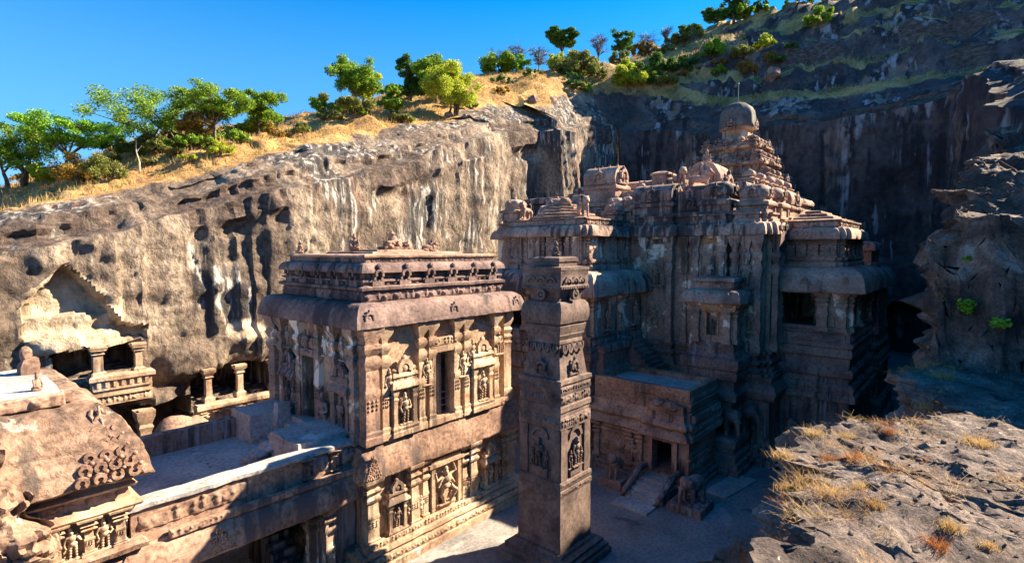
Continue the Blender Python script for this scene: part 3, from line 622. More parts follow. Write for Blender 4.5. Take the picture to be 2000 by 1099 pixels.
# ---------------------------------------------------------------- two-storeyed pavilion in the middle
def pavilion():
    X0, X1, Y0, Y1 = 15.7, 27.5, 24.05, 34.0
    t = thing('bull_pavilion', 'sunlit two-storeyed pavilion with flat stepped roof and carved niches, between bridge and pillar', 'pavilion', (21.6, 29, 0))
    S = F(X0, Y0, 1, 0); Wf = F(X0, Y1, 0, -1); L = X1-X0; LW = Y1-Y0; mo = M['ochre']; mb = M['brown']; ms = M['mauve']
    P = plan(X0, X1, Y0, Y1)
    part('plinth', B().stack(P, [(.95, -.1), (.95, .42), (.8, .45), (.85, .62), (.62, .7), (.62, .9), (.75, 1.0), (.72, 1.2), (.3, 1.3), (.1, 1.32)], .4), mo, t, amp=.05)
    frieze(S, -.4, L+.4, .46, .42, t, mo, n=.84, kind='beast', dens=2.6); frieze(S, -.3, L+.3, 1.2, .38, t, mo, n=.5, kind='mix', name='lion_row')
    # ground storey
    holes = [(3.2, 6.6, 1.4, 3.9)]
    b = B(); S.wall(b, L, 1.3, 5.2, .6, []); Wf.wall(b, LW-.6, 1.3, 5.2, .6, holes); b.box(X1-.6, X1, Y0+.6, Y1, 1.3, 5.2); b.box(X0+.6, X1-.6, Y1-.6, Y1, 1.3, 5.2)
    part('lower_wall', b, mo, t, amp=.05)
    for u in (.35, 3.15, 7.85, 11.4): pilaster(S, u, 1.35, 3.65, t, mo, .7 if u in (.35, 11.4) else .55)
    for u in (4.0, 7.15, 10.85): pilaster(S, u, 1.35, 3.65, t, mo, .38, .22)
    for u in (2.9, 6.9): pilaster(Wf, u, 1.35, 3.65, t, M['dark'], .6)
    aedicule(S, 1.9, 1.35, 3.2, t, mo, 1); aedicule(S, 9.4, 1.35, 3.2, t, mo, 3)
    b = B(); S.box(b, 4.4, 6.75, 0, .2, 1.35, 1.7); S.box(b, 4.4, 4.65, 0, .3, 1.7, 4.3); S.box(b, 6.5, 6.75, 0, .3, 1.7, 4.3); S.box(b, 4.2, 6.95, 0, .38, 4.3, 4.5); S.box(b, 4.4, 6.75, 0, .26, 4.5, 4.72); dentils(b, S, 4.4, 6.75, 1.72, 1.95, .1, .24, .3)
    pn = part('dancer_panel', b, mo, t); figure(S, 5.55, 1.85, 2.35, pn, mo, 9, 0, flip=1.1); figure(S, 4.95, 1.8, .9, pn, mo, 0, 0); figure(S, 6.2, 1.8, .8, pn, mo, 1, 0)
    for u in (2.72, 7.5, 3.62, 8.25, 10.35): figure(S, u, 1.6, 1.35, t, mo, random.choice([0, 1, 2]), .05)
    # band between the storeys
    part('storey_band', B().stack(P, [(.05, 4.98), (.5, 5.0), (.55, 5.1), (.5, 5.7), (.36, 6.35), (.25, 6.7), (-.2, 6.82)], .3), mb, t, amp=.07, sc=1.)
    frieze(S, .2, L-.6, 6.72, .5, t, mb, n=.3, kind='beast', name='lion_row', dens=2.4)
    leaf_scroll(S, .25, .52, 5.1, 1., 1.2, t, mb)
    # upper storey: rooms with openings
    b = B(); S.wall(b, 10.4, 6.8, 13.1, .55, [(4.75, 6.25, 7.2, 10.9)]); Wf.wall(b, LW-.55, 6.8, 13.1, .55, [(4.1, 5.5, 7.0, 10.9)])
    b.box(X0+9.8, X0+10.4, Y0+.55, Y1, 6.8, 13.1); b.box(X0+.55, X0+9.8, Y1-.5, Y1, 6.8, 13.1)
    part('upper_wall', b, mo, t, amp=.04)
    part('upper_floor', B().box(X0+.5, X1, Y0+.5, Y1-.5, 6.6, 6.83, .8), M['deck'], t)
    part('corner_post', B().stack([(X1-.75, Y0), (X1-.05, Y0), (X1-.05, Y0+.7), (X1-.75, Y0+.7)], [(.08, 6.8), (.08, 7.6), (0, 7.7), (0, 10.7), (.06, 10.8), (-.03, 10.95), (.08, 11.2), (-.02, 11.4), (.08, 11.7), (-.03, 11.9), (.12, 12.3), (.12, 13.1)], .3), mo, t)
    part('corner_post', B().stack([(X1-.75, Y1-.7), (X1-.05, Y1-.7), (X1-.05, Y1), (X1-.75, Y1)], [(.08, 6.8), (.08, 7.6), (0, 7.7), (0, 11.9), (.12, 12.3), (.12, 13.1)], .3), mo, t)
    for u in (.38,): pilaster(S, u, 6.85, 6.2, t, mb, .85, .4)
    for u in (1.25, 3.75, 4.5, 6.5, 7.3, 10.0): pilaster(S, u, 6.85, 6.1, t, mo, .42, .3)
    aedicule(S, 2.5, 6.9, 4.4, t, mo, 2); aedicule(S, 8.65, 6.9, 4.7, t, mo, 0)
    for u, z in ((1.55, 9.1), (4.15, 9.3), (7.0, 9.3), (7.75, 9.9), (10.25, 10.2)): figure(S, u, z, 1.6, t, mo, random.choice([0, 1, 2]), .1)
    b = B(); S.box(b, 4.55, 4.78, 0, .3, 6.85, 11.1, .4); S.box(b, 6.22, 6.45, 0, .3, 6.85, 11.1, .4); S.box(b, 4.4, 6.6, 0, .36, 11.1, 11.45, .4); S.box(b, 4.5, 6.5, -.3, .4, 6.85, 7.2, .4)
    dr = part('window_frame', b, mo, t); frieze(S, 4.45, 6.55, 11.45, .5, dr, mo, n=.3); 
    b = B(); S.box(b, 5.42, 5.6, -.4, -.2, 7.2, 10.9)
    for z in (7.7, 8.1, 8.5): b.tube([S.pt(4.75, -.25, z), S.pt(6.25, -.25, z)], .035, 6)
    part('window_bars', b, M['metal'], dr, amp=0)
    mw = M['wall']
    for u in (.35, 1.6, 3.7, 5.9, 7.6, 9.4): pilaster(Wf, u, 6.85, 6.15, t, mw, .5 if u > .4 else .8, .32)
    aedicule(Wf, 2.6, 6.9, 4.3, t, M['dark'], 1); aedicule(Wf, 8.4, 6.9, 4.3, t, M['dark'], 3)
    b = B(); Wf.box(b, 3.9, 4.12, 0, .25, 6.85, 11.2, .4); Wf.box(b, 5.48, 5.7, 0, .25, 6.85, 11.2, .4); Wf.box(b, 3.8, 5.8, 0, .3, 10.95, 11.35, .4); dw = part('door_frame', b, mw, t); frieze(Wf, 3.9, 5.7, 11.35, .7, dw, mw, n=.15)
    for u in (3.3, 6.5): figure(Wf, u, 6.9, 2.2, t, mw, 2, .05)
    for u in (1.0, 2.6, 4.8, 6.9, 8.6): figure(Wf, u, 11.2, 1.3, t, mw, random.choice([0, 3]), .2, name='bracket_figure')
    # eave and stepped roof
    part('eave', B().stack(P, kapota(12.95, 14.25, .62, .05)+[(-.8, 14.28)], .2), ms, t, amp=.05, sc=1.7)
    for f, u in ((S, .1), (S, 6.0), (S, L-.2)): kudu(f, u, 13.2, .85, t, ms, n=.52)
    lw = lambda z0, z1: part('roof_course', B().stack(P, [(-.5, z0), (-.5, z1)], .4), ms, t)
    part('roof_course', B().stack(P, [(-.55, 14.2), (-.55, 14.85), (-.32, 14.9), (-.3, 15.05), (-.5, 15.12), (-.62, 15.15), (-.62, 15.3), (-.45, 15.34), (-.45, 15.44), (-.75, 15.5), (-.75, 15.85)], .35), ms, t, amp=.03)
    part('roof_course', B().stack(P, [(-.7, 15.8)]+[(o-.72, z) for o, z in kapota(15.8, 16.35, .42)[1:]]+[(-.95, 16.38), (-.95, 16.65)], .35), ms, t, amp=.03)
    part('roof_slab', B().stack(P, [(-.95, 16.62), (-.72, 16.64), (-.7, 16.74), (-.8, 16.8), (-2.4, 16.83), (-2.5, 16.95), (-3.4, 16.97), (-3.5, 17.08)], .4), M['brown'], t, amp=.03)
    for f, l in ((S, L), (Wf, LW)):
        frieze(f, .5, l-.5, 14.25, .6, t, ms, n=-.5, dens=2.0, kind='mix', dep=1.4); frieze(f, .8, l-.8, 16.36, .3, t, ms, n=-.85, kind='beast', dens=2.)
        k = 6 if l > 11 else 5
        for i in range(k):
            u = 1.4+(l-2.8)*i/(k-1); b = B(); f.box(b, u-.38, u+.38, -.75, -.42, 14.86, 15.42, .4); b.arch(f.pt(u, -.42, 15.75), .16, .14, .16, f.u[0], f.u[1]); f.box(b, u-.3, u-.17, -.75, -.4, 15.4, 15.86, .4); f.box(b, u+.17, u+.3, -.75, -.4, 15.4, 15.86, .4); b.ell(f.pt(u, -.34, 16.15), (.16, .16, .2), 1)
            q = part('roof_niche', b, ms, t); figure(f, u, 15.4, .5, q, ms, i % 3, -.62)
        b = B(); f.box(b, .8, l-.8, -1.0, -.76, 15.14, 15.8, 2); dentils(b, f, .8, l-.8, 15.5, 15.8, -.9, -.66, .62, .6); dentils(b, f, .8, l-.8, 15.14, 15.3, -.9, -.5, .5, .5); place('course_blocks', fuse(b, .06, .03), t, material=ms)
    # entrance porch landing on the west with steps down to the bridge
    b = B(); b.box(12.6, 15.75, 25.0, 28.0, 5.9, 7.5, .35); part('landing', b, M['deck'], t, amp=.13, sc=1.)
    b = B(); b.box(12.9, 15.75, 31.0, 33.6, 5.9, 7.6, .35); b.box(14.2, 14.9, 30.4, 31.0, 5.9, 8.1, .35); part('landing', b, M['deck'], t, amp=.13, sc=1.)
    b = B()
    for i in range(5): b.box(13.3+.42*i, 15.75, 28.0, 31.0, 5.9+(0 if i == 0 else .28*i-.02), 6.18+.28*i, .4)
    part('steps', b, M['deck'], t, amp=.05)
    b = B()
    for i in range(4): b.box(12.0+.5*i, 12.7+.5*i, 28.05, 28.75, 5.9, 6.2+.28*i, .3)
    for i in range(3): b.ell((11.9+.35*i+random.uniform(-.2, .2), 28.3-.1*i, 6.15+.25*i), (.6, .5, .3), 2, Matrix.Rotation(i, 3, 'Z'))
    part('broken_step', b, M['deck'], t, amp=.12)
    # statues standing on the roof
    return t
pavilion()
def statue(name, label, cat, me, loc, rot, sc, m, group=None, base=None, rx=0):
    me = me.copy(); me.materials.clear(); me.materials.append(m)
    if base:
        t = thing(name, label, cat, loc, group); h = base[1]
        b = B(); b.stack(sq(loc[0], loc[1], base[0]), [(0, loc[2]), (0, loc[2]+h*.6), (-.05, loc[2]+h)], .4); part('pedestal', b, m, t)
        place('carved_body', me, t, (loc[0], loc[1], loc[2]+h*.97), rot, sc, rx=rx)
        return t
    return tag(place(name, me, None, loc, rot, sc, rx=rx), label, cat, group)
def seated(h=1.):
    b = B(); b.ell((0, 0, .18), (.34, .28, .17)); b.ell((0, .02, .46), (.2, .16, .25)); b.ell((0, -.02, .8), (.13, .13, .15)); b.ell((0, 0, .95), (.09, .09, .1)); 
    for s in (1, -1): capsule(b, (s*.22, 0, .62), (s*.28, -.1, .35), .07, .06); capsule(b, (s*.28, -.1, .35), (s*.1, -.26, .28), .06, .05)
    return fuse(b, .028, .02, 7)
SEAT = seated()
def group_mesh():
    b = B(); rnd = random.Random(4); b.box(-.95, .95, -.6, .6, 0, .35, .4)
    for s in (-.62, .05, .66): b.ell((s, -.28, .5), (.3, .3, .34), 2); b.ell((s, -.5, .3), (.12, .12, .26), 1)
    b.ell((0, .05, .75), (.8, .42, .22), 2); b.ell((-.15, .05, 1.05), (.3, .26, .34), 2); b.ell((-.2, .0, 1.45), (.2, .19, .2), 2); b.ell((-.2, .02, 1.68), (.1, .1, .12), 1)
    for i in range(14): b.ell((rnd.uniform(-.8, .8), rnd.uniform(-.6, -.3), rnd.uniform(.2, .8)), rnd.uniform(.08, .18), 1)
    return fuse(b, .035, .03, 6)
GROUPM = group_mesh()
statue('roof_sculpture', 'large broken sculpture group in the centre of the flat pavilion roof', 'sculpture', GROUPM, (21.3, 28.6, 17.02), -.2, (1.05, 1, .72), M['brown'])
statue('seated_statue', 'small seated stone figure left of the sculpture group on the pavilion roof', 'statue', SEAT, (18.8, 29.4, 17.0), -.9, 1.05, M['brown'])
statue('lying_bull', 'worn stone bull lying right of the sculpture group on the pavilion roof', 'statue', BULL, (23.3, 27.6, 16.95), 1.2, .85, M['brown'])
statue('worn_statue', 'eroded stump of a statue at the far left end of the pavilion roof', 'statue', SEAT, (16.9, 32.6, 16.8), 1.4, .85, M['brown'])
# ---------------------------------------------------------------- the free-standing pillar
def pillar():
    cx, cy = 23.72, 17.52; t = thing('stone_pillar', 'tall carved square victory pillar standing in front of the pavilion and the temple', 'pillar', (cx, cy, 0)); m = M['pillar']
    Q = sq(cx, cy, 1.0); D = lambda *a: [(h-1.0, z) for h, z in a]
    part('pedestal', B().stack(Q, D((2.3, -.1), (2.3, .35), (2.15, .4), (2.2, .6), (1.95, .68), (1.98, .85), (1.7, .95), (1.65, 1.1), (1.4, 1.12)), .3), m, t, amp=.05)
    part('shaft', B().stack(Q, D((1.46, 1.0), (1.44, 2.4), (1.42, 4.1), (1.47, 4.15), (1.47, 4.4), (1.42, 4.45), (1.47, 4.6), (1.47, 4.85), (1.38, 4.9), (1.34, 5.0), (1.33, 7.6), (1.42, 7.65), (1.42, 8.25), (1.36, 8.3), (1.36, 8.55), (1.42, 8.6), (1.42, 8.85), (1.37, 8.9), (1.37, 9.5), (1.42, 9.6), (1.4, 9.95), (1.46, 10.05), (1.44, 10.25), (1.25, 10.3), (1.0, 12.1)), .25), m, t, amp=.022)
    part('neck_moulding', B().stack(Q, D((1.0, 12.05), (1.06, 12.1), (1.06, 12.25), (1.03, 12.3), (1.14, 12.55), (1.12, 12.6), (1.19, 12.85), (1.22, 13.05), (1.1, 13.12)), .25), m, t, amp=.015)
    part('cushion_capital', B().stack(Q, D((1.12, 13.1), (1.26, 13.2), (1.33, 13.45), (1.34, 13.85), (1.28, 14.15), (1.15, 14.32), (.95, 14.38)), .2), m, t, amp=.02)
    part('bracket', B().stack(Q, D((.98, 14.3), (.98, 14.55), (1.05, 14.8), (1.2, 14.95), (1.22, 15.05)), .2), m, t, amp=.02)
    part('abacus', B().stack(Q, D((1.18, 14.98), (1.3, 15.0), (1.3, 15.15), (1.26, 15.2), (1.28, 15.95), (1.31, 16.0), (1.31, 16.15), (.9, 16.18), (.82, 16.2), (.82, 16.4), (.88, 16.44), (.88, 16.62), (.74, 16.7)), .25), m, t, amp=.015)
    for f in (F(cx-1, cy+1, 0, -1), F(cx-1, cy-1, 1, 0)):
        a, e = -.4, 2.4
        frieze(f, a, e, 7.72, .5, t, m, n=.42, dens=3.2); frieze(f, a, e, 8.95, .5, t, m, n=.38, dens=3.); frieze(f, a+.1, e-.1, 4.15, .22, t, m, n=.46, dens=3.5, kind='mix'); frieze(f, a, e, 4.62, .2, t, m, n=.46, kind='scroll'); frieze(f, a, e, 9.62, .3, t, m, n=.4, kind='scroll')
        b = B(); f.box(b, -.36, .2, .2, .42, 4.95, 7.62); f.box(b, 1.8, 2.36, .2, .42, 4.95, 7.62); b.arch(f.pt(1, .3, 7.05), .42, .18, .14, f.u[0], f.u[1], 0, 180); f.box(b, .45, 1.55, .2, .44, 5.0, 5.4)
        p = part('niche_panel', b, m, t); figure(f, .98, 5.45, 1.6, p, m, 3 if f.u[0] else 1, .3); figure(f, .55, 5.4, 1.0, p, m, 0, .3); figure(f, 1.45, 5.4, 1.0, p, m, 1, .3)
        b = B()
        for i in range(4): b.arch(f.pt(.25+.5*i, .1, 12.0), .15, .09, .12, f.u[0], f.u[1], 170, 370, 10, 1.8); b.ell(f.pt(.25+.5*i, .12, 11.85), (.12, .12, .22), 1)
        part('hanging_garland', b, m, t, amp=.01)
        kudu(f, 1., 10.4, 1.0, t, m, n=.21)
        b = B(); 
        for u in (.35, 1.0, 1.65): b.arch(f.pt(u, .26, 15.35), .2, .14, .1, f.u[0], f.u[1], 0, 180, 8); b.ell(f.pt(u, .26, 15.42), .13, 1)
        dentils(b, f, -.3, 2.3, 15.02, 15.13, .26, .33, .16); part('abacus_relief', b, m, t, amp=.01)
        b = B(); b.arch(f.pt(1, .15, 14.7), .16, .14, .2, f.u[0], f.u[1], 0, 360, 12); b.ell(f.pt(1, .25, 14.7), .13, 2); b.ell(f.pt(1, .3, 14.98), .12, 1); part('rosette', b, m, t, amp=.01)
    l = SEAT.copy(); l.materials.append(m); tag(place('lion_finial', l, None, (cx, cy, 16.66), .8, (.95, .95, .85)), 'worn lion figure sitting on top of the tall carved pillar', 'statue')
pillar()
# ---------------------------------------------------------------- bridge between gateway and pavilion
def bridge():
    X0, X1, Y0, Y1 = 5.6, 15.72, 24.5, 33.6
    t = thing('stone_bridge', 'stone bridge with a paved walkway and carved parapets leading into the pavilion', 'bridge', (10.5, 29, 5))
    S = F(X0, Y0, 1, 0); L = X1-X0; mb = M['brown']
    part('walkway', B().box(X0, X1, Y0+.5, Y1-.5, 5.1, 6.0, .5), M['deck'], t, amp=.03)
    b = B(); S.box(b, 0, L, -.55, -.02, 5.3, 6.95, .35); p = part('parapet', b, mb, t, amp=.04)
    part('coping', B().stack([(X0, Y0-.02), (X1-.1, Y0-.02), (X1-.1, Y0+.6), (X0, Y0+.6)], [(.02, 6.88), (.1, 6.92), (.1, 7.08), (.0, 7.17)], .25), M['deck'], p, amp=.06)
    frieze(S, .2, 4.4, 5.95, .75, p, mb, n=.0, dens=1.8, dep=.9); frieze(S, 7.4, L-.2, 5.95, .85, p, M['dark'], n=.02, dens=2.)
    frieze(S, 1.2, L-.2, 5.42, .34, p, mb, n=.34, kind='mix', dens=1.7, name='lion_row')
    for u in (7.2, 8.6): pilaster(S, u, 5.9, 1.0, p, mb, .25, .1)
    e = part('eave', B().stack([(X0, Y0), (X1-.02, Y0), (X1-.02, Y0+.8), (X0, Y0+.8)], [(-.1, 4.12), (.52, 4.1), (.58, 4.2), (.55, 4.7), (.42, 5.15), (.2, 5.42), (.0, 5.46)], .3), mb, t, amp=.04)
    leaf_scroll(S, 3.0, .5, 4.2, 1.3, 1.05, e, mb)
    b = B(); b.box(X0, X1, Y1-.55, Y1, 5.1, 7.1, .4); part('parapet', b, M['dark'], t, amp=.05)
    for q in ((X0, 8.0, Y0+.1, Y1), (13.6, X1-.05, Y0+.4, 26.5), (13.9, X1-.05, 30.5, Y1)): part('abutment', B().box(*q, -.1, 5.1, .5), M['dark'], t, amp=.1)
    pilaster(F(13.6, Y1, 0, -1), 8.3, 0, 4.1, t, M['wall'], .6); pilaster(S, 8.4, 0, 4.1, t, M['wall'], .5, n=-.35)
    b = B()
    for i in range(8): b.box(12.2, 13.5, 26.0-.0+i*.4, 30, .0+i*.3, .3+i*.3, .6)
    part('passage_steps', b, M['dark'], t)
bridge()
# ---------------------------------------------------------------- gateway tower at the left
M['worn'] = mat('cracked_eroded_rock', [(.11, .075, .06), (.24, .15, .105), (.37, .255, .18)], scale=.5, fine=4, fcon=1.4, streak=((.09, .07, .06), .2, 1.2), patch=[((.5, .4, .31), .62, .7), ((.12, .1, .085), .68, 1.1)], bump=1., bscale=4, crack=.28, bdist=.1)
def gateway():
    t = thing('gateway_tower', 'brown gateway with a flat roof and a huge sloping carved eave, lower left', 'gateway', (0, 29, 0)); mb = M['brown']
    part('body', B().box(-14, 5.55, 25.0, 34.4, -.1, 9.6, .6), mb, t, amp=.08)
    P = [(-14, 25.4), (4.55, 25.4), (4.55, 34.6), (-14, 34.6)]
    S = F(-14, 25.4, 1, 0); E = 18.55
    part('eave', B().stack(P, [(-.5, 8.35), (1.5, 8.45), (1.62, 8.55), (1.55, 9.1), (1.3, 9.8), (.95, 10.5), (.55, 11.0), (.25, 11.2), (-.6, 11.26), (-1.0, 11.3)], .18), M['worn'], t, amp=.12, sc=1.1)
    part('roof', B().box(-14, 4.2, 26.0, 34.2, 11.1, 11.42, .4), M['deck'], t, amp=.07)
    leaf_scroll(F(-14, 25.4, 1, 0), E+.25, 1.62, 8.6, 2.1, 2.45, t, mb, lean=.47)
    frieze(S, E-3.8, E-.6, 11.25, .5, t, mb, n=-.15, dens=1.2, kind='beast', dep=1.6, name='elephant_row')
    b = B(); S.box(b, E-4.6, E-.3, -.9, -.5, 11.3, 11.62, .3); part('roof_kerb', b, mb, t, amp=.06)
    # tiers below the eave
    Q = [(-14, 24.55), (5.5, 24.55), (5.5, 30), (-14, 30)]
    part('cornice', B().stack(Q, [(-.1, 7.95), (.25, 8.0), (.3, 8.1), (.1, 8.2), (.05, 8.45)], .3), M['ochre'], t); part('cornice', B().stack(Q, [(0, 7.2), (.38, 7.25), (.45, 7.35), (.35, 7.5), (.1, 7.6), (.02, 7.95)], .3), M['ochre'], t)
    S2 = F(-14, 24.55, 1, 0); L = 19.5
    frieze(S2, L-5.2, L-.3, 7.58, .42, t, mb, n=.06, dens=2.)
    for i in range(6): pilaster(S2, L-.3-.95*i, 5.85, 1.4, t, M['ochre'], .3, .26)
    for i in range(5): figure(S2, L-.78-.95*i, 5.88, 1.2, t, M['ochre'], [2, 0, 1, 3, 2][i], .1); 
    part('lower_wall', B().box(-14, 5.45, 24.56, 25.1, -.1, 7.3, .5), M['ochre'], t, amp=.05)
    part('ledge', B().stack(Q, [(.0, 5.5), (.5, 5.55), (.55, 5.75), (.4, 5.86), (0, 5.88)], .3), mb, t, amp=.05); frieze(S2, L-5, L-.2, 5.2, .4, t, mb, n=.1, dens=1.8)
    part('lower_eave', B().stack(Q, [(-.1, 4.1), (.7, 4.1), (.75, 4.25), (.65, 4.8), (.3, 5.2), (.02, 5.26)], .3), mb, t, amp=.05)
    # broken natural rock left of the carved eave
    b = B(); rnd = random.Random(3)
    for i in range(26): b.ell((rnd.uniform(-6, 3.2), rnd.uniform(23.2, 25.2), rnd.uniform(3.5, 11.2)), (rnd.uniform(.7, 1.5), rnd.uniform(.7, 1.1), rnd.uniform(.6, 1.3)), 3)
    for i in range(6): b.ell((-1+i*.5, 24.0, 10.3-.5*i), (1.2, 1.0, .9), 3)
    me = fuse(b, .12, .05, 2.5, 'broken_rock'); co = [v.co.copy() for v in me.vertices]
    for v, p in zip(me.vertices, co):
        k = block(p.x*.8, p.y*.8, p.z*.8)*.45+block(p.x*2, p.y*2, p.z*2)*.2; v.co = (p.x+k*.4, p.y-k, p.z+k*.35)
    me.shade_flat(); me.set_sharp_from_angle(angle=R(35)); place('broken_rock', me, t, material=M['worn'])
    m = M['brown']
    b = B(); b.stack(sq(3.8, 32.6, .34), [(0, 11.3), (.02, 11.8), (-.08, 12.1), (-.15, 12.15)], .2); b.ell((3.7, 32.7, 12.3), (.24, .28, .4), 2)
    tag(part('broken_finial', b, m, None, amp=.12), 'blocky broken finial standing at the back of the gateway roof', 'finial')
    me = SEAT.copy(); me.materials.append(m); tag(place('seated_statue', me, None, (3.5, 28.2, 11.38), .6, (.62, .62, .8)), 'worn seated figure on the gateway roof near its front edge', 'statue')
gateway()
M['orange'] = mat('orange_stained_plaster', [(.26, .11, .05), (.42, .22, .1), (.5, .36, .22)], scale=1.2, bump=.3)
# ---------------------------------------------------------------- main temple
ST, DK, WL = M['stone'], M['dark'], M['wall']
def mould(z0, z1, o=0., big=1.):
    h = z1-z0
    return [(o+.55*big, z0), (o+.55*big, z0+.12*h), (o+.35*big, z0+.14*h), (o+.42*big, z0+.24*h), (o+.3*big, z0+.3*h), (o+.08*big, z0+.33*h), (o+.08*big, z0+.42*h), (o+.28*big, z0+.46*h), (o+.32*big, z0+.55*h), (o+.22*big, z0+.6*h), (o+.05*big, z0+.63*h), (o+.05*big, z0+.8*h), (o+.25*big, z0+.84*h), (o+.25*big, z0+.93*h), (o+.1*big, z0+h)]
def roofrail(P, z, parent, m):
    return part('roof_course', B().stack(P, [(-.1, z), (.06, z+.03), (.06, z+.3), (-.08, z+.34), (-.08, z+.62), (.05, z+.66), (.05, z+.8), (-.6, z+.84)], .4), m, parent)
def hall():
    X0, X1, Y0, Y1 = 45.7, 75.0, 13.0, 42.0
    t = thing('temple_hall', 'great rock-cut temple hall with pilastered plaster-patched walls and domed roof pavilions', 'temple', (60, 27, 0))
    Wb = [(13.3, 15.3, .7), (15.9, 18.6, .6), (20.6, 25., .55)]; P = plan(X0, X1, Y0, Y1, [(46.2, 48.0, .3)], Wb); Wf = F(X0, Y1, 0, -1); S = F(X0, Y0, 1, 0)
    U = lambda y: Y1-y
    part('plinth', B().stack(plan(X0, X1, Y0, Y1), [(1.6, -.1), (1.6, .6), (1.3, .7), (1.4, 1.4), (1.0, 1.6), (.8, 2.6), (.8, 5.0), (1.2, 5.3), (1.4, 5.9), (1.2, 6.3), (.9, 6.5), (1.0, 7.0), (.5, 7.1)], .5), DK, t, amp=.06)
    part('base_moulding', B().stack(P, mould(7.0, 9.0, .05), .4), DK, t, amp=.04)
    part('wall', B().stack(P, [(0, 8.9), (0, 18.4)], .5), WL, t, amp=.05)
    for y in (13.3, 14.2, 15.1, 16.05, 18.4, 20.8, 23.2): pilaster(Wf, U(y), 8.9, 9.4, t, WL if y > 15.5 else ST, .5, .3, n=.65 if y < 15.5 else (.57 if y < 18.6 else .5))
    for y in (19.6,): pilaster(Wf, U(y), 8.9, 9.4, t, WL, .4, .22)
    for y0, y1, n in ((16.35, 18.1, .6), (18.9, 20.4, 0), (21.1, 22.9, .55), (13.6, 14.9, .7)):
        b = B(); Wf.box(b, U(y1), U(y0), n-.05, n+.1, 16.6, 17.0, .4); Wf.box(b, U(y1), U(y1)+.14, n-.05, n+.1, 13.9, 16.6, .4); Wf.box(b, U(y0)-.14, U(y0), n-.05, n+.1, 13.9, 16.6, .4)
        part('panel_frame', b, WL, t)
    for y, z, h, n, k in ((17.2, 14.2, 2.2, .6, 3), (19.6, 15.0, 1.6, .05, 0), (22., 13.9, 2.3, .55, 2), (14.2, 14.0, 2.4, .7, 1), (13.7, 10.5, 2.2, .7, 2), (22.2, 10.2, 2., .55, 9), (21.2, 10.4, 1.5, .55, 1), (23.1, 10.4, 1.5, .55, 0)): figure(Wf, U(y), z, h, t, WL, k, n)
    frieze(Wf, U(24.9), U(20.7), 17.6, .5, t, ST, n=.57, kind='scroll'); frieze(Wf, U(18.5), U(16), 17.6, .5, t, M['orange'], n=.62, kind='scroll'); frieze(Wf, U(15.2), U(13.4), 17.6, .5, t, M['orange'], n=.72, kind='scroll')
    pilaster(S, .9, 8.9, 9.4, t, ST, .5, .3, n=.5); pilaster(S, 2.3, 8.9, 9.4, t, ST, .5, .3, n=.5); figure(S, 1.6, 14, 2.3, t, WL, 2, .5)
    part('eave', B().stack(P, kapota(18.25, 19.35, .55, .1), .35), ST, t, amp=.05)
    for y, n in ((24.3, 1.1), (22.8, 1.1), (21.2, 1.1), (19.6, .55), (18.0, 1.15), (16.4, 1.15), (15.0, 1.25), (13.6, 1.25)): kudu(Wf, U(y), 18.3, 1.25, t, ST, n=n-.2)
    for u in (.8, 2.2, 4., 5.5): kudu(S, u, 18.35, 1.05, t, ST, n=.85 if u < 3 else .4)
    roofrail(P, 19.3, t, ST)
    frieze(Wf, U(24.8), U(13), 19.95, .42, t, ST, n=.1, dens=1.6)
    # string of roof pavilions along the front edge
    def shala(name, cx, cy, z, L, w, h, axis='y', kd=True):
        b = B(); hx, hy = (w/2, L/2) if axis == 'y' else (L/2, w/2)
        b.stack([(cx-hx, cy-hy), (cx+hx, cy-hy), (cx+hx, cy+hy), (cx-hx, cy+hy)], [(.15, z), (.15, z+.1*h), (0, z+.12*h), (0, z+.32*h), (.18, z+.36*h), (.2, z+.42*h), (-.05, z+.48*h)], .35)
        barrel(b, (cx, cy, z+.46*h), L, w*1.02, h*.54, axis); 
        for i in range(4): b.ell((cx, cy+L*(-.36+.24*i), z+h*1.0) if axis == 'y' else (cx+L*(-.36+.24*i), cy, z+h), (.12, .12, .2), 1)
        o = part(name, b, ST, t, amp=.05, sc=1.6, smooth=35)
        if kd:
            if axis == 'y': kudu(F(cx, cy-L/2, 1, 0), 0, z+.5*h, .5*h, o, ST, n=.02); kudu(F(cx-w/2, cy, 0, -1), 0, z+.5*h, .45*h, o, ST, n=.02)
            else: kudu(F(cx-L/2, cy, 0, -1), 0, z+.5*h, .5*h, o, ST, n=.02); kudu(F(cx, cy-w/2, 1, 0), 0, z+.5*h, .45*h, o, ST, n=.02)
        return o
    shala('barrel_roof', 46.8, 22.9, 19.9, 3.9, 2.2, 3.2); part('roof_walling', B().box(46.4, 48, 18.2, 20.9, 19.9, 22.3, .4), ST, t, amp=.06); kudu(F(46.4, 19.6, 0, -1), 0, 20.6, 1.4, t, ST)
    small_shrine(47.0, 17.1, 19.8, 2.4, 3.4, t, ST); small_shrine(47.0, 14.2, 19.7, 2.2, 3.0, t, ST); small_shrine(50.2, 14.0, 19.7, 2.2, 3.0, t, ST)
    shala('barrel_roof', 54.5, 14.0, 19.7, 3.6, 2., 2.9, 'x')
    small_shrine(46.9, 27.2, 19.8, 1.8, 2.6, t, ST); small_shrine(46.9, 34.4, 19.8, 2.2, 3.0, t, ST); small_shrine(46.9, 40, 19.8, 2.2, 3.0, t, ST)
    Q = plan(48.3, 72, 15.6, 40); part('upper_terrace', B().stack(Q, [(0, 19.4), (0, 22.2), (.3, 22.3), (.35, 22.6), (.2, 22.9), (-.5, 23.0)], .5), ST, t, amp=.06)
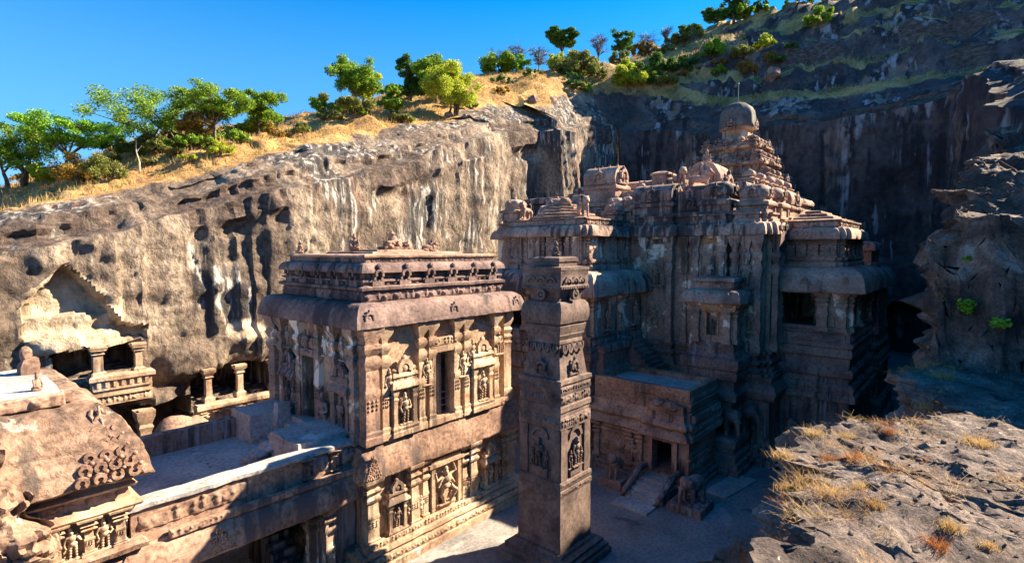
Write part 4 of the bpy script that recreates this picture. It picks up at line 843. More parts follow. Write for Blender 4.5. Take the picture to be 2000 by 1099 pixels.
    fq = F(48.3, 40, 0, -1); frieze(fq, 15, 24, 22.35, .45, t, ST, n=.3, dens=1.6); fs = F(48.3, 15.6, 1, 0); frieze(fs, 0, 20, 22.35, .45, t, ST, n=.3, dens=1.4)
    for x in (51, 54, 57, 60, 63): small_shrine(x, 16.1, 22.9, 1.0, 1.5, t, ST, False)
    for y in (16.2, 19.3, 22.5, 25): kudu(fq, 40-y, 21.0, 1.1, t, ST, n=.02)
    for k in range(9): pilaster(fq, 15.2+k*1.08, 19.5, 2.6, t, ST, .3, .2, vase=False)
    b = B(); b.stack([(46.9, 27.1), (49.4, 27.1), (49.4, 31.3), (46.9, 31.3)], [(.2, 19.8), (.2, 20.3), (0, 20.4), (0, 21.4), (.25, 21.5), (.25, 21.8), (0, 22)], .4); part('roof_walling', b, ST, t, amp=.06)
    shala('barrel_roof', 48.1, 29.2, 21.9, 3.7, 2.5, 3.6)
    for y in (28, 29.2, 30.4): kudu(F(46.9, y, 0, -1), 0, 20.5, 1.1, t, ST, n=.05)
    for x, y in ((47.3, 26.2), (47.3, 32.2), (50.2, 27.0), (50.4, 31.4)): small_shrine(x, y, 19.9, 1.3, 2.6, t, ST)
    part('roof_step', B().stack(sq(58, 29, 7.), [(0, 22.9), (0, 23.5), (-.8, 23.6), (-.8, 24.2), (-3, 24.6)], .5), ST, t, amp=.05)
    return t
hall()
def porch(name, label, X0, X1, Y0, Y1, zf, ze, zt, open_w, m_lower, dome_roof=True, inset=1.3):
    """columned porch: moulded podium, open front with columns, rolled eave, attic storey with its own eave, roof"""
    t = thing(name, label, 'porch', ((X0+X1)/2, (Y0+Y1)/2, 0)); Wf = F(X0, Y1, 0, -1); S = F(X0, Y0, 1, 0); LW, LS = Y1-Y0, X1-X0
    P = plan(X0, X1, Y0, Y1)
    part('podium', B().stack(P, [(1.0, -.1), (1.0, .7), (.7, .8), (.8, 1.5), (.5, 1.7), (.3, 2.6), (.3, zf*.5)]+mould(zf*.5, zf-1.2, .2)+[(.2, zf-1.2), (.45, zf-1.15), (.5, zf-.9), (.2, zf-.7), (.2, zf-.1), (.3, zf-.05), (.3, zf+.1), (-.3, zf+.12)], .4), m_lower, t, amp=.06)
    frieze(S, .1, LS, zf-.75, .6, t, m_lower, n=.3, kind='beast', dens=1.8, dep=1.6); frieze(Wf, .1, LW-.1, zf-.75, .6, t, m_lower, n=.3, kind='beast', dens=1.8)
    b = B(); Wf.wall(b, LW-.5, zf, ze+.6, .5, open_w); S.wall(b, LS, zf, ze+.6, .5, []); b.box(X1-.5, X1, Y0+.5, Y1, zf, ze+.6); b.box(X0+.5, X1-.5, Y1-.5, Y1, zf, ze+.6)
    part('wall', b, WL, t, amp=.05)
    for u in (.45, LW-.45, *[h[1]+.35 for h in open_w[:-1]]): 
        pilaster(Wf, u, zf+.1, ze-zf-.1, t, WL, .75, .35)
    for u in (.45, LS*.5, LS-.5): pilaster(S, u, zf+.1, ze-zf-.1, t, WL, .6, .3)
    figure(S, LS*.27, zf+.4, 2.2, t, WL, 1, .05); figure(S, LS*.75, zf+.4, 2.2, t, WL, 2, .05)
    part('eave', B().stack(P, kapota(ze, ze+2.0, 1.15, .1)+[(-.6, ze+2.05)], .25), ST, t, amp=.07, sc=1.5)
    for f, l in ((Wf, LW), (S, LS)):
        for q in (.02, .5, .98): leaf_scroll(f, l*q, 1.12, ze+.15, 1.1, 1.2, t, ST)
    # attic
    I = plan(X0+inset, X1, Y0+inset, Y1-inset, [(X0+inset+.4+i*(LS-inset-.6)/3, X0+inset+.4+i*(LS-inset-.6)/3+(LS-inset)*.2, .3) for i in range(3)], [(Y0+inset+.4+i*(LW-2*inset)/4, Y0+inset+.4+i*(LW-2*inset)/4+(LW-2*inset)*.16, .3) for i in range(4)])
    z0 = ze+2.0; h = zt-z0
    part('attic_base', B().stack(I, [(.3, z0-.1), (.3, z0+.12*h), (.1, z0+.14*h), (.25, z0+.2*h), (.25, z0+.24*h), (0, z0+.27*h)], .35), ST, t, amp=.03)
    part('attic_wall', B().stack(I, [(0, z0+.2*h), (0, zt-.9)], .4), WL, t, amp=.03)
    part('attic_eave', B().stack(I, kapota(zt-1., zt, .5, .05), .3), ST, t, amp=.04)
    W2 = F(X0+inset, Y1-inset, 0, -1); S2 = F(X0+inset, Y0+inset, 1, 0); lw = LW-2*inset; l2 = LS-inset
    for f, l, k in ((W2, lw, 9), (S2, l2, 7)):
        for i in range(k):
            u = .3+(l-.6)*i/(k-1); pilaster(f, u, z0+.25*h, h*.75-.85, t, ST, .28, .22, n=.12)
            if i % 2 and i < k: kudu(f, u, zt-.95, .85, t, ST, n=.42)
            if i < k-1 and i % 2 == 0: figure(f, u+(l-.6)/(k-1)*.5, z0+.28*h, .45*h, t, ST, i % 3, .02)
        frieze(f, .1, l-.1, z0+.02, .3*h*.5, t, ST, n=.28, dens=2.0, dep=1.2); frieze(f, .1, l-.1, zt+.02, .45, t, ST, n=-.0, dens=1.8)
    part('roof', B().stack(plan(X0+inset, X1, Y0+inset, Y1-inset), [(-.1, zt-.1), (-.1, zt+.45), (.12, zt+.5), (.12, zt+.6), (-.3, zt+.68), (-1.2, zt+.74)], .4), M['brown'], t, amp=.03)
    if dome_roof:
        cx, cy = (X0+inset+X1)/2-1.2, (Y0+Y1)/2; b = B(); r = 2.9
        for i in range(5): b.stack(sq(cx, cy, r-i*.5, .5), [(.0, zt+.6+.3*i), (.1, zt+.7+.3*i), (.06, zt+.86+.3*i), (-.3, zt+.92+.3*i)], .35)
        b.ell((cx, cy, zt+2.3), (.6, .6, .45), 2); part('lotus_roof', b, M['brown'], t, amp=.04)
    else:
        b = B(); cx, cy = (X0+X1)/2, (Y0+Y1)/2
        for i in range(3): b.stack(plan(X0+inset+.8+i*.7, X1-.8-i*.7, Y0+inset+.7+i*.6, Y1-inset-.5-i*.3), [(0, zt+.6+.3*i), (.12, zt+.72+.3*i), (.05, zt+.88+.3*i), (-.2, zt+.92+.3*i)], .35)
        part('ribbed_roof', b, M['brown'], t, amp=.03)
    return t, Wf, S
pt_, Wf_, S_ = porch('entrance_porch', 'west porch of the temple with lotus roof, partly hidden behind the tall pillar', 36.5, 46.2, 23.6, 34.6, 10.0, 13.3, 19.2, [(2.0, 4.2, 10.1, 13.2), (5.0, 7.0, 10.1, 13.2), (8.0, 10.2, 10.1, 13.2)], DK)
small_shrine(38.8, 33.4, 19.8, 1.7, 2.2, pt_, ST); small_shrine(44.6, 26.2, 19.8, 1.4, 1.7, pt_, ST)
b = B(); barrel(b, (43.8, 32.2, 19.8), 3.6, 1.8, 1.8); part('barrel_roof', b, ST, pt_, amp=.05)
_em = ELE.copy(); _em.materials.append(DK)
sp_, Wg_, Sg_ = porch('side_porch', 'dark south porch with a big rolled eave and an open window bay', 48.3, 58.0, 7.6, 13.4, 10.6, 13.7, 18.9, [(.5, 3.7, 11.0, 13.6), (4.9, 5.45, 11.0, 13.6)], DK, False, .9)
for u in (.6, 2.1, 3.6, 5.1): place('elephant_relief', _em, sp_, Wg_.pt(u, .15, 1.6), Wg_.rot, (1.9, 1.7, 1.9))
part('window_sill', B().box(48.0, 48.8, 8.1, 12.6, 10.75, 11.05, .4), DK, sp_); part('inner_column', B().stack(sq(52.5, 10.4, .35), [(.1, 10.6), (0, 11), (0, 12.9), (.2, 13.5)], .3), WL, sp_)
def tower():
    t = thing('shrine_tower', 'tall tiered shrine tower crowned by a streaked grey dome behind the hall', 'tower', (86, 29, 0)); cx, cy = 86, 29
    part('base', B().stack(sq(cx, cy, 12.), [(1.5, -.1), (1.5, 1.), (1., 1.4), (.6, 3), (.6, 6)]+mould(6, 9, .3)+[(0, 9.1), (0, 15.6)], .7), DK, t, amp=.08)
    part('eave', B().stack(sq(cx, cy, 12.), kapota(15.4, 16.6, .7, .1), .5), ST, t, amp=.06)
    part('terrace', B().stack(sq(cx, cy, 11.6), [(0, 16.4), (0, 17.2), (-1.2, 17.4)], .6), ST, t, amp=.05)
    tiers = [(9.6, 17.0, 21.3), (7.9, 21.0, 24.7), (6.4, 24.4, 27.9), (5.0, 27.6, 30.7), (3.8, 30.4, 33.2)]
    for i, (h, z0, z1) in enumerate(tiers):
        H = z1-z0; P = plan(cx-h, cx+h, cy-h, cy+h, [(cx-h*.3, cx+h*.3, .5)], [(cy-h*.3, cy+h*.3, .5)])
        w = part('tier', B().stack(P, [(.1, z0), (.1, z0+.1*H), (-.15, z0+.14*H), (-.15, z0+.5*H), (.1, z0+.54*H), (.4, z0+.6*H), (.42, z0+.68*H), (.2, z0+.76*H), (-.3, z0+.78*H), (-.5, z0+.8*H), (-.5, z1)], .5), M['tower'], t, amp=.06)
        k = max(3, int(h*1.1))
        for f in (F(cx-h, cy+h, 0, -1), F(cx-h, cy-h, 1, 0)):
            for q in range(k): pilaster(f, .35+(2*h-.7)*q/(k-1), z0+.12*H, .44*H, t, ST, .35, .2, vase=False)
            frieze(f, .2, 2*h-.2, z0+.78*H, .35, t, ST, n=.05, dens=1.5, dep=1.4)
            for q in (0, .28, .72, 1): 
                kudu(f, .3+(2*h-.6)*q, z0+.56*H, .3*H, t, ST, n=.42)
            kudu(f, h, z0+.6*H, .5*H, t, ST, n=.75)
        r = h-.55
        for a, b_ in ((-1, -1), (1, -1), (-1, 1), (-1, -.02), (.02, -1), (-1, -.5), (-1, .5), (-.5, -1), (.5, -1)):
            small_shrine(cx+a*r, cy+b_*r, z0+.74*H, 1.15 if abs(a)+abs(b_) > 1.6 else .95, .52*H, t, ST, abs(a)+abs(b_) > 1.6)
    part('neck', B().stack(sq(cx, cy, 1.9, .4), [(.5, 33.0), (.5, 33.3), (0, 33.4), (0, 35.2), (.4, 35.4), (.5, 35.6)], .35), M['ochre'], t, amp=.04)
    b = B(); b.stack(sq(cx, cy, 1.85, .5), [(.45, 35.5), (.6, 35.8), (.55, 36.4), (.52, 37.3), (.36, 38.2), (-.05, 38.9), (-.7, 39.4), (-1.5, 39.65), (-1.8, 39.7)], .35)
    d = part('dome', b, M['shrine_dome'], t, amp=.05, smooth=60)
    for f in (F(cx-2.6, cy, 0, -1), F(cx, cy-2.6, 1, 0)): kudu(f, 0, 35.3, 1.5, d, ST, n=.1)
    b = B(); b.tube([(cx, cy, 39.6), (cx, cy, 42.4)], .06, 6); b.ell((cx, cy, 42.5), .16, 1); part('finial_rod', b, M['metal'], t, amp=0)
    # arched antefix in front of the tower
    b = B(); b.box(72.5, 77, 26.2, 31.4, 22.5, 25.0, .5); barrel(b, (74.5, 28.8, 24.8), 4.6, 4.6, 4.3, 'x'); a = part('antefix', b, ST, t, amp=.08)
    kudu(F(72.2, 28.8, 0, -1), 0, 24.6, 4.3, a, ST, n=.1); kudu(F(74.6, 26.5, 1, 0), 0, 24.6, 3.4, a, ST, n=.1)
    me = SEAT.copy(); me.materials.append(ST); place('crowning_figure', me, a, (73.6, 28.8, 28.9), -1.57, 1.9)
    for i in range(5): figure(F(72.3, 31.3, 0, -1), .4+1.1*i, 22.8, 1.8, a, ST, i % 4, .1)
M['shrine_dome'] = mat('grey_streaked_dome_rock', [(.06, .058, .056), (.12, .113, .105), (.2, .19, .175)], scale=.6, streak=[((.3, .29, .27), .3, 1.6), ((.03, .028, .028), .45, 1.4)], bump=.4)
M['tower'] = mat('tower_rock', [(.12, .075, .055), (.28, .18, .13), (.42, .29, .2)], scale=.5, patch=[((.58, .35, .19), .53, .5)], streak=((.07, .055, .055), .3, 2.), bump=.6)
tower()
def sub_shrine(cx, cy, w, z1, label):
    t = thing('corner_shrine', label, 'shrine', (cx, cy, 0)); h = w/2
    part('podium', B().stack(sq(cx, cy, h), [(1.2, -.1), (1.2, .8), (.9, 1.), (.9, 2.2), (.5, 2.5), (.5, 5.5)]+mould(5.5, 9.5, .2), .5), DK, t, amp=.08)
    part('body', B().stack(sq(cx, cy, h), [(0, 9.4), (0, 13.6)]+[(o, z) for o, z in kapota(13.4, 15.2, .9, .1)]+[(-.5, 15.3), (-.5, z1-2.4)]+kapota(z1-2.5, z1-1.6, .4, -.5)+[(-1, z1-1.5)], .4), DK, t, amp=.06)
    f = F(cx-h, cy+h, 0, -1); S = F(cx-h, cy-h, 1, 0)
    for q in (f, S):
        for i in range(4): pilaster(q, .4+(w-.8)*i/3, 9.4, 4.1, t, DK, .5, .3)
        frieze(q, 0, w, 15.3, .6, t, DK, n=-.4); kudu(q, w/2, z1-2.3, 1., t, DK, n=0)
    small_shrine(cx, cy, z1-1.7, w*.5, 2.6, t, DK)
sub_shrine(66.5, 11., 6.5, 19.5, 'dark stepped shrine directly behind the south porch'); sub_shrine(78.5, 12.2, 6., 18.8, 'dark stepped shrine farthest right, near the foot of the tower')
# ---------------------------------------------------------------- stair house, niche shrine, stage and stairs in front of the hall
def stair_house():
    X0, X1, Y0, Y1 = 36.1, 41.4, 15.0, 22.8; t = thing('stair_house', 'low flat-roofed stair house with a dark doorway and carved tiers, right of the pillar', 'building', (38.7, 19, 0))
    P = plan(X0, X1, Y0, Y1, (), [(15.2, 18.0, .5)]); Wf = F(X0, Y1, 0, -1); S = F(X0, Y0, 1, 0); U = lambda y: Y1-y
    part('plinth', B().stack(plan(X0, X1, Y0, Y1), [(.5, -.1), (.5, .3), (.35, .35), (.4, .6), (.2, .7), (.2, .95), (.05, 1.0)], .4), DK, t, amp=.04)
    b = B(); Wf.wall(b, Y1-Y0-.6, .9, 3.7, .6, [(U(17.65), U(16.15), .9, 3.5)]); b.box(X0, X1, Y0, Y0+.6, .9, 3.7, .5); b.box(X1-.5, X1, Y0+.6, Y1, .9, 3.7); b.box(X0+.6, X1-.5, Y1-.5, Y1, .9, 3.7)
    part('wall', b, ST, t, amp=.04)
    part('cornice', B().stack(P, [(.02, 3.6), (.3, 3.65), (.45, 3.75), (.42, 4.05), (.2, 4.25), (.05, 4.35), (.25, 4.45), (.35, 4.6), (.3, 4.85), (.05, 5.0), (.0, 5.5)], .3), ST, t, amp=.04)
    part('upper_wall', B().stack(plan(X0+.1, X1, Y0+.05, Y1), [(0, 4.9), (0, 6.6)], .4), M['brown'], t, amp=.04)
    for q in (((X0+.05, X0+.55), (Y0, Y1)), ((X1-.5, X1), (Y0, Y1)), ((X0+.55, X1-.5), (Y0, Y0+.45)), ((X0+.55, X1-.5), (Y1-.45, Y1))):
        part('roof_parapet', B().box(*q[0], *q[1], 6.5, 7.2, .35), M['brown'], t, amp=.05)
    part('roof', B().box(X0+.5, X1-.45, Y0+.4, Y1-.4, 6.4, 6.78, .4), M['deck'], t, amp=.03)
    b = B(); b.box(X0-.45, X0+.2, 15.3, 17.9, 4.95, 6.1, .35); b.ell((X0-.35, 17.2, 6.1), (.4, .5, .3), 2); b.ell((X0-.3, 16.2, 6.0), (.45, .6, .35), 2); part('broken_block', b, M['brown'], t, amp=.1)
    b = B(); Wf.box(b, U(17.95), U(17.65), .0, .3, .9, 3.5, .4); Wf.box(b, U(16.15), U(15.75), 0, .3, .9, 3.5, .4); Wf.box(b, U(18.0), U(15.7), 0, .4, 3.35, 3.6, .4); part('door_frame', b, ST, t)
    for y in (18.7, 19.6, 22.4): pilaster(Wf, U(y), .95, 2.7, t, ST, .45, .3)
    b = B(); Wf.box(b, U(22.1), U(19.9), 0, .15, 1.2, 1.4); Wf.box(b, U(22.1), U(19.9), 0, .2, 3.1, 3.3); p = part('relief_panel', b, ST, t); frieze(Wf, U(22), U(20), 1.5, 1.5, p, ST, n=.02, dens=2.4)
    frieze(Wf, .2, U(18.1), 4.9, .4, t, ST, n=.05); figure(Wf, U(19.15), 1.1, 1.9, t, ST, 2, .1)
    z = 1.1
    for k, h in enumerate((1.1, .5, .9, .5, .7, .45, .55)): frieze(S, .15, X1-X0-.1, z, h*.95, t, ST, n=.0 if z < 3.5 or z > 4.9 else .36, dens=2.2, seed=k); z += h+.12 if k != 1 else h+.35
    for z in (2.2, 5.5, 6.1): part('string_course', S.box(B(), 0, X1-X0, 0, .14, z, z+.13), ST, t)
stair_house()
def front_stairs():
    t = thing('front_steps', 'short flight of stone steps with curled side rails before the stair house door', 'steps', (33.6, 16.9, 0))
    b = B()
    for i in range(5): b.box(32.3+.55*i, 36.0, 15.85, 17.95, -.05 if i == 0 else .14*i+.02*i, .17*(i+1), .4)
    part('flight', b, M['deck'], t, amp=.03); part('landing_slab', B().box(31.0, 32.35, 15.6, 18.2, -.05, .14, .4), M['deck'], t, amp=.04)
    for y in (15.55, 18.1):
        b = B(); b.tube([(35.7, y, 1.35), (34.6, y, 1.3), (33.8, y, .95), (33.1, y, .6), (32.5, y, .5), (32.3, y, .25), (32.6, y, .12)], [.24, .24, .22, .2, .17, .13, .08], 8); b.box(32.9, 35.8, y-.14, y+.14, 0, .6, .4); part('side_rail', fuse_b(b), DK, t, amp=.03)
def fuse_b(b): return b
front_stairs()
statue('guardian_elephant', 'dark crouching guardian animal right of the front steps', 'statue', ELE, (33.9, 13.9, 0), -1.9, 1.9, DK, base=(1.15, .5))
statue('guardian_elephant', 'dark guardian animal on a block left of the front steps', 'statue', LION, (34.0, 19.6, 0), -1.4, 1.8, DK, base=(.95, .6))
def stage():
    t = thing('stepped_stage', 'dark stepped stone stage below the niche shrine', 'platform', (46, 15, 0))
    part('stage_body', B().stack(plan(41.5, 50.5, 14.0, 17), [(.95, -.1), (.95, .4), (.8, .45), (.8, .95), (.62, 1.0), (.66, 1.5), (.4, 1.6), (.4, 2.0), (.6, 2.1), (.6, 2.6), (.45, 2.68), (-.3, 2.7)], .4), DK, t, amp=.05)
stage()
for i, (x, y) in enumerate(((42.3, 14.3), (43.9, 13.9), (45.6, 13.8), (47.4, 13.8))):
    statue('elephant_statue', ['dark stone elephant at the near corner of the stage', 'dark stone elephant second from the stage corner', 'dark stone elephant third from the stage corner', 'dark stone elephant farthest along the stage'][i], 'statue', ELE, (x, y, 2.66), -.75 if i == 0 else .05, 2.3, DK, 'elephants carrying the niche shrine')
def niche_shrine():
    X0, X1, Y0, Y1 = 42.3, 46.0, 14.3, 17.4; t = thing('niche_pavilion', 'small square shrine with an orange-stained niche projecting before the hall wall', 'shrine', (44, 16, 5)); P = plan(X0, X1, Y0, Y1)
    Wf = F(X0, Y1, 0, -1); S = F(X0, Y0, 1, 0); LW = Y1-Y0
    part('plinth', B().stack(P, [(.2, 4.0), (.2, 5.2), (.55, 5.4), (.6, 5.9), (.3, 6.2), (.3, 6.9), (.55, 7.0), (.62, 7.5), (.5, 7.7), (.65, 7.8), (.75, 8.3), (.68, 8.6), (.35, 8.75), (.3, 8.35), (.4, 8.45), (.35, 8.85), (.15, 9.15), (.22, 9.45), (.0, 9.85)], .35), DK, t, amp=.04)
    b = B(); Wf.wall(b, LW-.4, 9.75, 12.95, .45, [(1.1, 1.95, 10.35, 12.15)]); S.wall(b, X1-X0, 9.75, 12.95, .4, [(.9, 1.9, 10.15, 12.15)]); b.box(X0+.46, X1, Y0+.9, Y1, 9.75, 12.95); part('body', b, WL, t, amp=.03)
    n = part('niche_frame', Wf.box(Wf.box(Wf.box(B(), 1.0, 1.1, -.1, .1, 10.25, 12.25, .3), 1.95, 2.05, -.1, .1, 10.25, 12.25, .3), .95, 2.1, -.1, .14, 12.15, 12.35, .3), M['orange'], t); figure(Wf, 1.52, 10.35, 1.3, n, DK, 0, -.3); 
    for u in (.3, 2.75): pilaster(Wf, u, 9.80, 3.1, t, WL, .5, .3); 
    for u in (.3, 2.3, 3.4): pilaster(S, u, 9.80, 3.1, t, WL, .4, .3)
    part('beam', B().stack(P, [(.1, 12.25), (.25, 12.30), (.3, 12.65), (.45, 12.85), (.3, 13.00)], .35), M['orange'], t, amp=.04)
    part('eave', B().stack(P, kapota(12.90, 14.00, .75, .1), .3), ST, t, amp=.04)
    for u in (.2, 1.5, 2.9): kudu(Wf, u, 13.00, .9, t, ST, n=.6); kudu(S, u+.2, 13.00, .9, t, ST, n=.6)
    part('roof_course', B().stack(P, [(-.1, 13.95), (-.1, 14.55), (.1, 14.60), (.1, 14.85), (-.3, 14.95)], .35), ST, t, amp=.04); frieze(Wf, 0, LW, 14.05, .5, t, ST, n=-.05, dens=1.6); frieze(S, 0, 3.6, 14.05, .5, t, ST, n=-.05, dens=1.6)
niche_shrine()
def court_stairs():
    t = thing('court_stairs', 'dim stone stairs climbing to the porch behind the stair house roof', 'steps', (43, 21, 0))
    b = B()
    for i in range(9): b.box(41.5, 44.2-.0*i, 20.2+.34*i, 23.3, 6.4 if i == 0 else 6.4+.34*i-.02, 6.76+.34*i, .5)
    part('flight', b, DK, t, amp=.03); part('stair_block', B().box(41.45, 44.9, 15.5, 23.2, -.1, 6.45, .6), DK, t, amp=.05)
    b = B(); b.stack([(37.4, 22.85), (41.3, 22.85), (41.3, 23.3), (37.4, 23.3)], [(.3, 6.9), (.3, 7.3), (.1, 7.4), (.1, 8.6), (.35, 8.8), (.35, 9.3), (0, 9.4)], .35); part('moulded_base', b, DK, t, amp=.05)
court_stairs()
for nm, lab, me, loc, rot, sc in (
    ('lion_statue', 'stone lion on the near corner of the lotus-roofed porch', LION, (39.0, 25.9, 19.85), -.6, 1.75),
    ('lion_statue', 'stone lion on the far front corner of the lotus-roofed porch', LION, (38.6, 32.0, 19.85), -1.6, 1.6),
    ('bull_statue', 'stone bull standing right of the barrel-vaulted roof block', BULL, (50.4, 26.3, 22.9), 2.1, 1.7),
    ('lion_statue', 'upright stone lion on the hall roof beside a square block', LION, (51.6, 23.0, 22.95), -.6, 2.2),
    ('lion_statue', 'striding stone lion at the right end of the hall roof row', LION, (53.6, 21.6, 22.95), .5, 2.3)):
    statue(nm, lab, 'statue', me, loc, rot, sc, ST, 'animal statues on the temple roofs')
b = B(); b.stack(sq(52.4, 25., .85), [(.1, 22.9), (.1, 23.3), (0, 23.4), (0, 24.6), (.15, 24.7), (.1, 24.9), (-.3, 25.1)], .3); tag(part('roof_block', b, ST, None, amp=.06), 'square block between stone bull and upright lion on the hall roof', 'roof block')
# ---------------------------------------------------------------- galleries in the north cliff
def gal_col(x, y, z0, z1, label, w=.42):
    t = thing('gallery_column', label, 'column', (x, y, z0), 'columns of the cliff galleries')
    b = B(); h = z1-z0; b.stack(sq(x, y, w/2+.1), [(.08, z0), (.08, z0+.15*h), (-.08, z0+.2*h), (-.1, z0+.72*h), (.02, z0+.78*h), (-.06, z0+.82*h), (.12, z0+.92*h), (.16, z1)], .25); part('shaft', b, M['ochre'], t, amp=.03)
    f = F(x-w, y-w/2-.1, 1, 0); b = B(); f.box(b, w-.45, w+.45, -.4, .12, z1-.22, z1+.1, .3); part('bracket', b, M['ochre'], t, amp=.03)
gal_col(8.9, 45.9, 8.25, 10.35, 'stout pale column in the upper left cliff gallery', .55); gal_col(11.3, 45.9, 8.25, 10.3, 'column at the right end of the upper left cliff gallery')
gal_col(15.9, 45.9, 5.0, 7.6, 'column at the left end of the long cliff gallery'); gal_col(18.3, 45.9, 5.0, 7.6, 'middle column of the long cliff gallery'); gal_col(21.2, 46.1, 5., 7.6, 'column at the right end of the long cliff gallery')
gal_col(11.4, 45.4, -.05, 5.5, 'dim column under the broken rock of the lower cave', .7)
def balustrade(x0, x1, y, z0, z1, label, tall):
    t = thing('gallery_balustrade', label, 'balustrade', ((x0+x1)/2, y, z0)); S = F(x0, y, 1, 0); L = x1-x0; m = M['ochre']
    b = B(); S.box(b, 0, L, -1.2, .0, z0, z1-.3, .3); part('panel', b, m, t, amp=.04)
    part('rail', B().stack([(x0, y), (x1, y), (x1, y+.5), (x0, y+.5)], [(.05, z1-.42), (.2, z1-.38), (.2, z1-.12), (.1, z1), (-.1, z1+.02)], .3), m, t, amp=.03)
    if tall: 
        frieze(S, .1, L-.1, z0+.25, (z1-z0)*.55, t, m, n=0.02, dens=1.7, dep=.8)
        for i in range(8): pilaster(S, .3+(L-.6)*i/7, z0+.1, (z1-z0)*.72, t, m, .22, .12, vase=False)
    else:
        b = B(); S.box(b, 0, L, -.1, .02, z0, z1-.4); dentils(b, S, .1, L-.1, z1-.85, z1-.5, 0, .12, .42, .55); S.box(b, 0, L, 0, .14, z1-1.05, z1-.92); S.box(b, 0, L, 0, .16, z0+.62, z0+.75); part('lattice', b, m, t); frieze(S, .1, L-.1, z0+.05, .55, t, m, n=.02)
balustrade(8.5, 12.0, 45.5, 6.3, 8.4, 'carved lattice balustrade below the upper left cliff gallery', False); balustrade(15.0, 21.8, 45.3, 2.5, 5.0, 'long pale balustrade with carved panels below the cliff gallery', True)
b = B(); b.ell((12.6, 42.6, 3.9), (1.5, 1.0, 1.5), 3); b.ell((13.7, 42.5, 3.7), (1.2, 1.0, 1.35), 3); b.ell((13.0, 42.8, 1.2), (2.2, 1.6, 1.9), 3); tag(part('boulder', b, M['brown'], None, amp=.15, sc=1.2, smooth=60), 'rounded brown boulder before the dark lower cave', 'boulder')

# worn channel and paving strips in the court
for nm, q in (('path', [(36.8, 12.6), (41.2, 11.9), (41.4, 13.6), (36.9, 14.2)]), ('path', [(25, 10.5), (52, 4.6), (52, 5.2), (25, 11.3)])):
    b = B(); b.stack(q, [(0, -.05), (0, .11), (-.03, .13)], .5); tag(part(nm, b, M['deck'], None, amp=.02), None, None, kind='structure')
# ---------------------------------------------------------------- vegetation
def leafcloud(cent, rad, n, size, flat=1., droop=0.):
    """n small pointed leaf faces scattered through clumps (centres, radii)"""
    cent = np.array(cent, float); rad = np.array(rad, float); w = rad**2; idx = RNG.choice(len(cent), n, p=w/w.sum())
    d = RNG.normal(size=(n, 3)); d /= np.linalg.norm(d, axis=1)[:, None]; rr = RNG.random(n)**.55
    p = cent[idx]+d*(rad[idx]*rr)[:, None]*np.array((1, 1, flat))
    a = RNG.normal(size=(n, 3)); a[:, 2] = a[:, 2]*.6-droop; a /= np.linalg.norm(a, axis=1)[:, None]
    b = np.cross(a, RNG.normal(size=(n, 3))); b /= np.linalg.norm(b, axis=1)[:, None]
    s = size*(.6+.8*RNG.random(n))[:, None]
    q = np.stack([p-a*s*.6, p+b*s*.34, p+a*s*.7, p-b*s*.34], 1).reshape(-1, 3)
    return q
def quads(name, q, m, parent=None):
    me = bpy.data.meshes.new(name); k = len(q)//4
    me.vertices.add(len(q)); me.vertices.foreach_set('co', np.asarray(q, np.float32).ravel())
    me.loops.add(k*4); me.loops.foreach_set('vertex_index', np.arange(k*4)); me.polygons.add(k)
    me.polygons.foreach_set('loop_start', np.arange(k)*4); me.update(calc_edges=True)
    return place(name, me, parent, material=m)
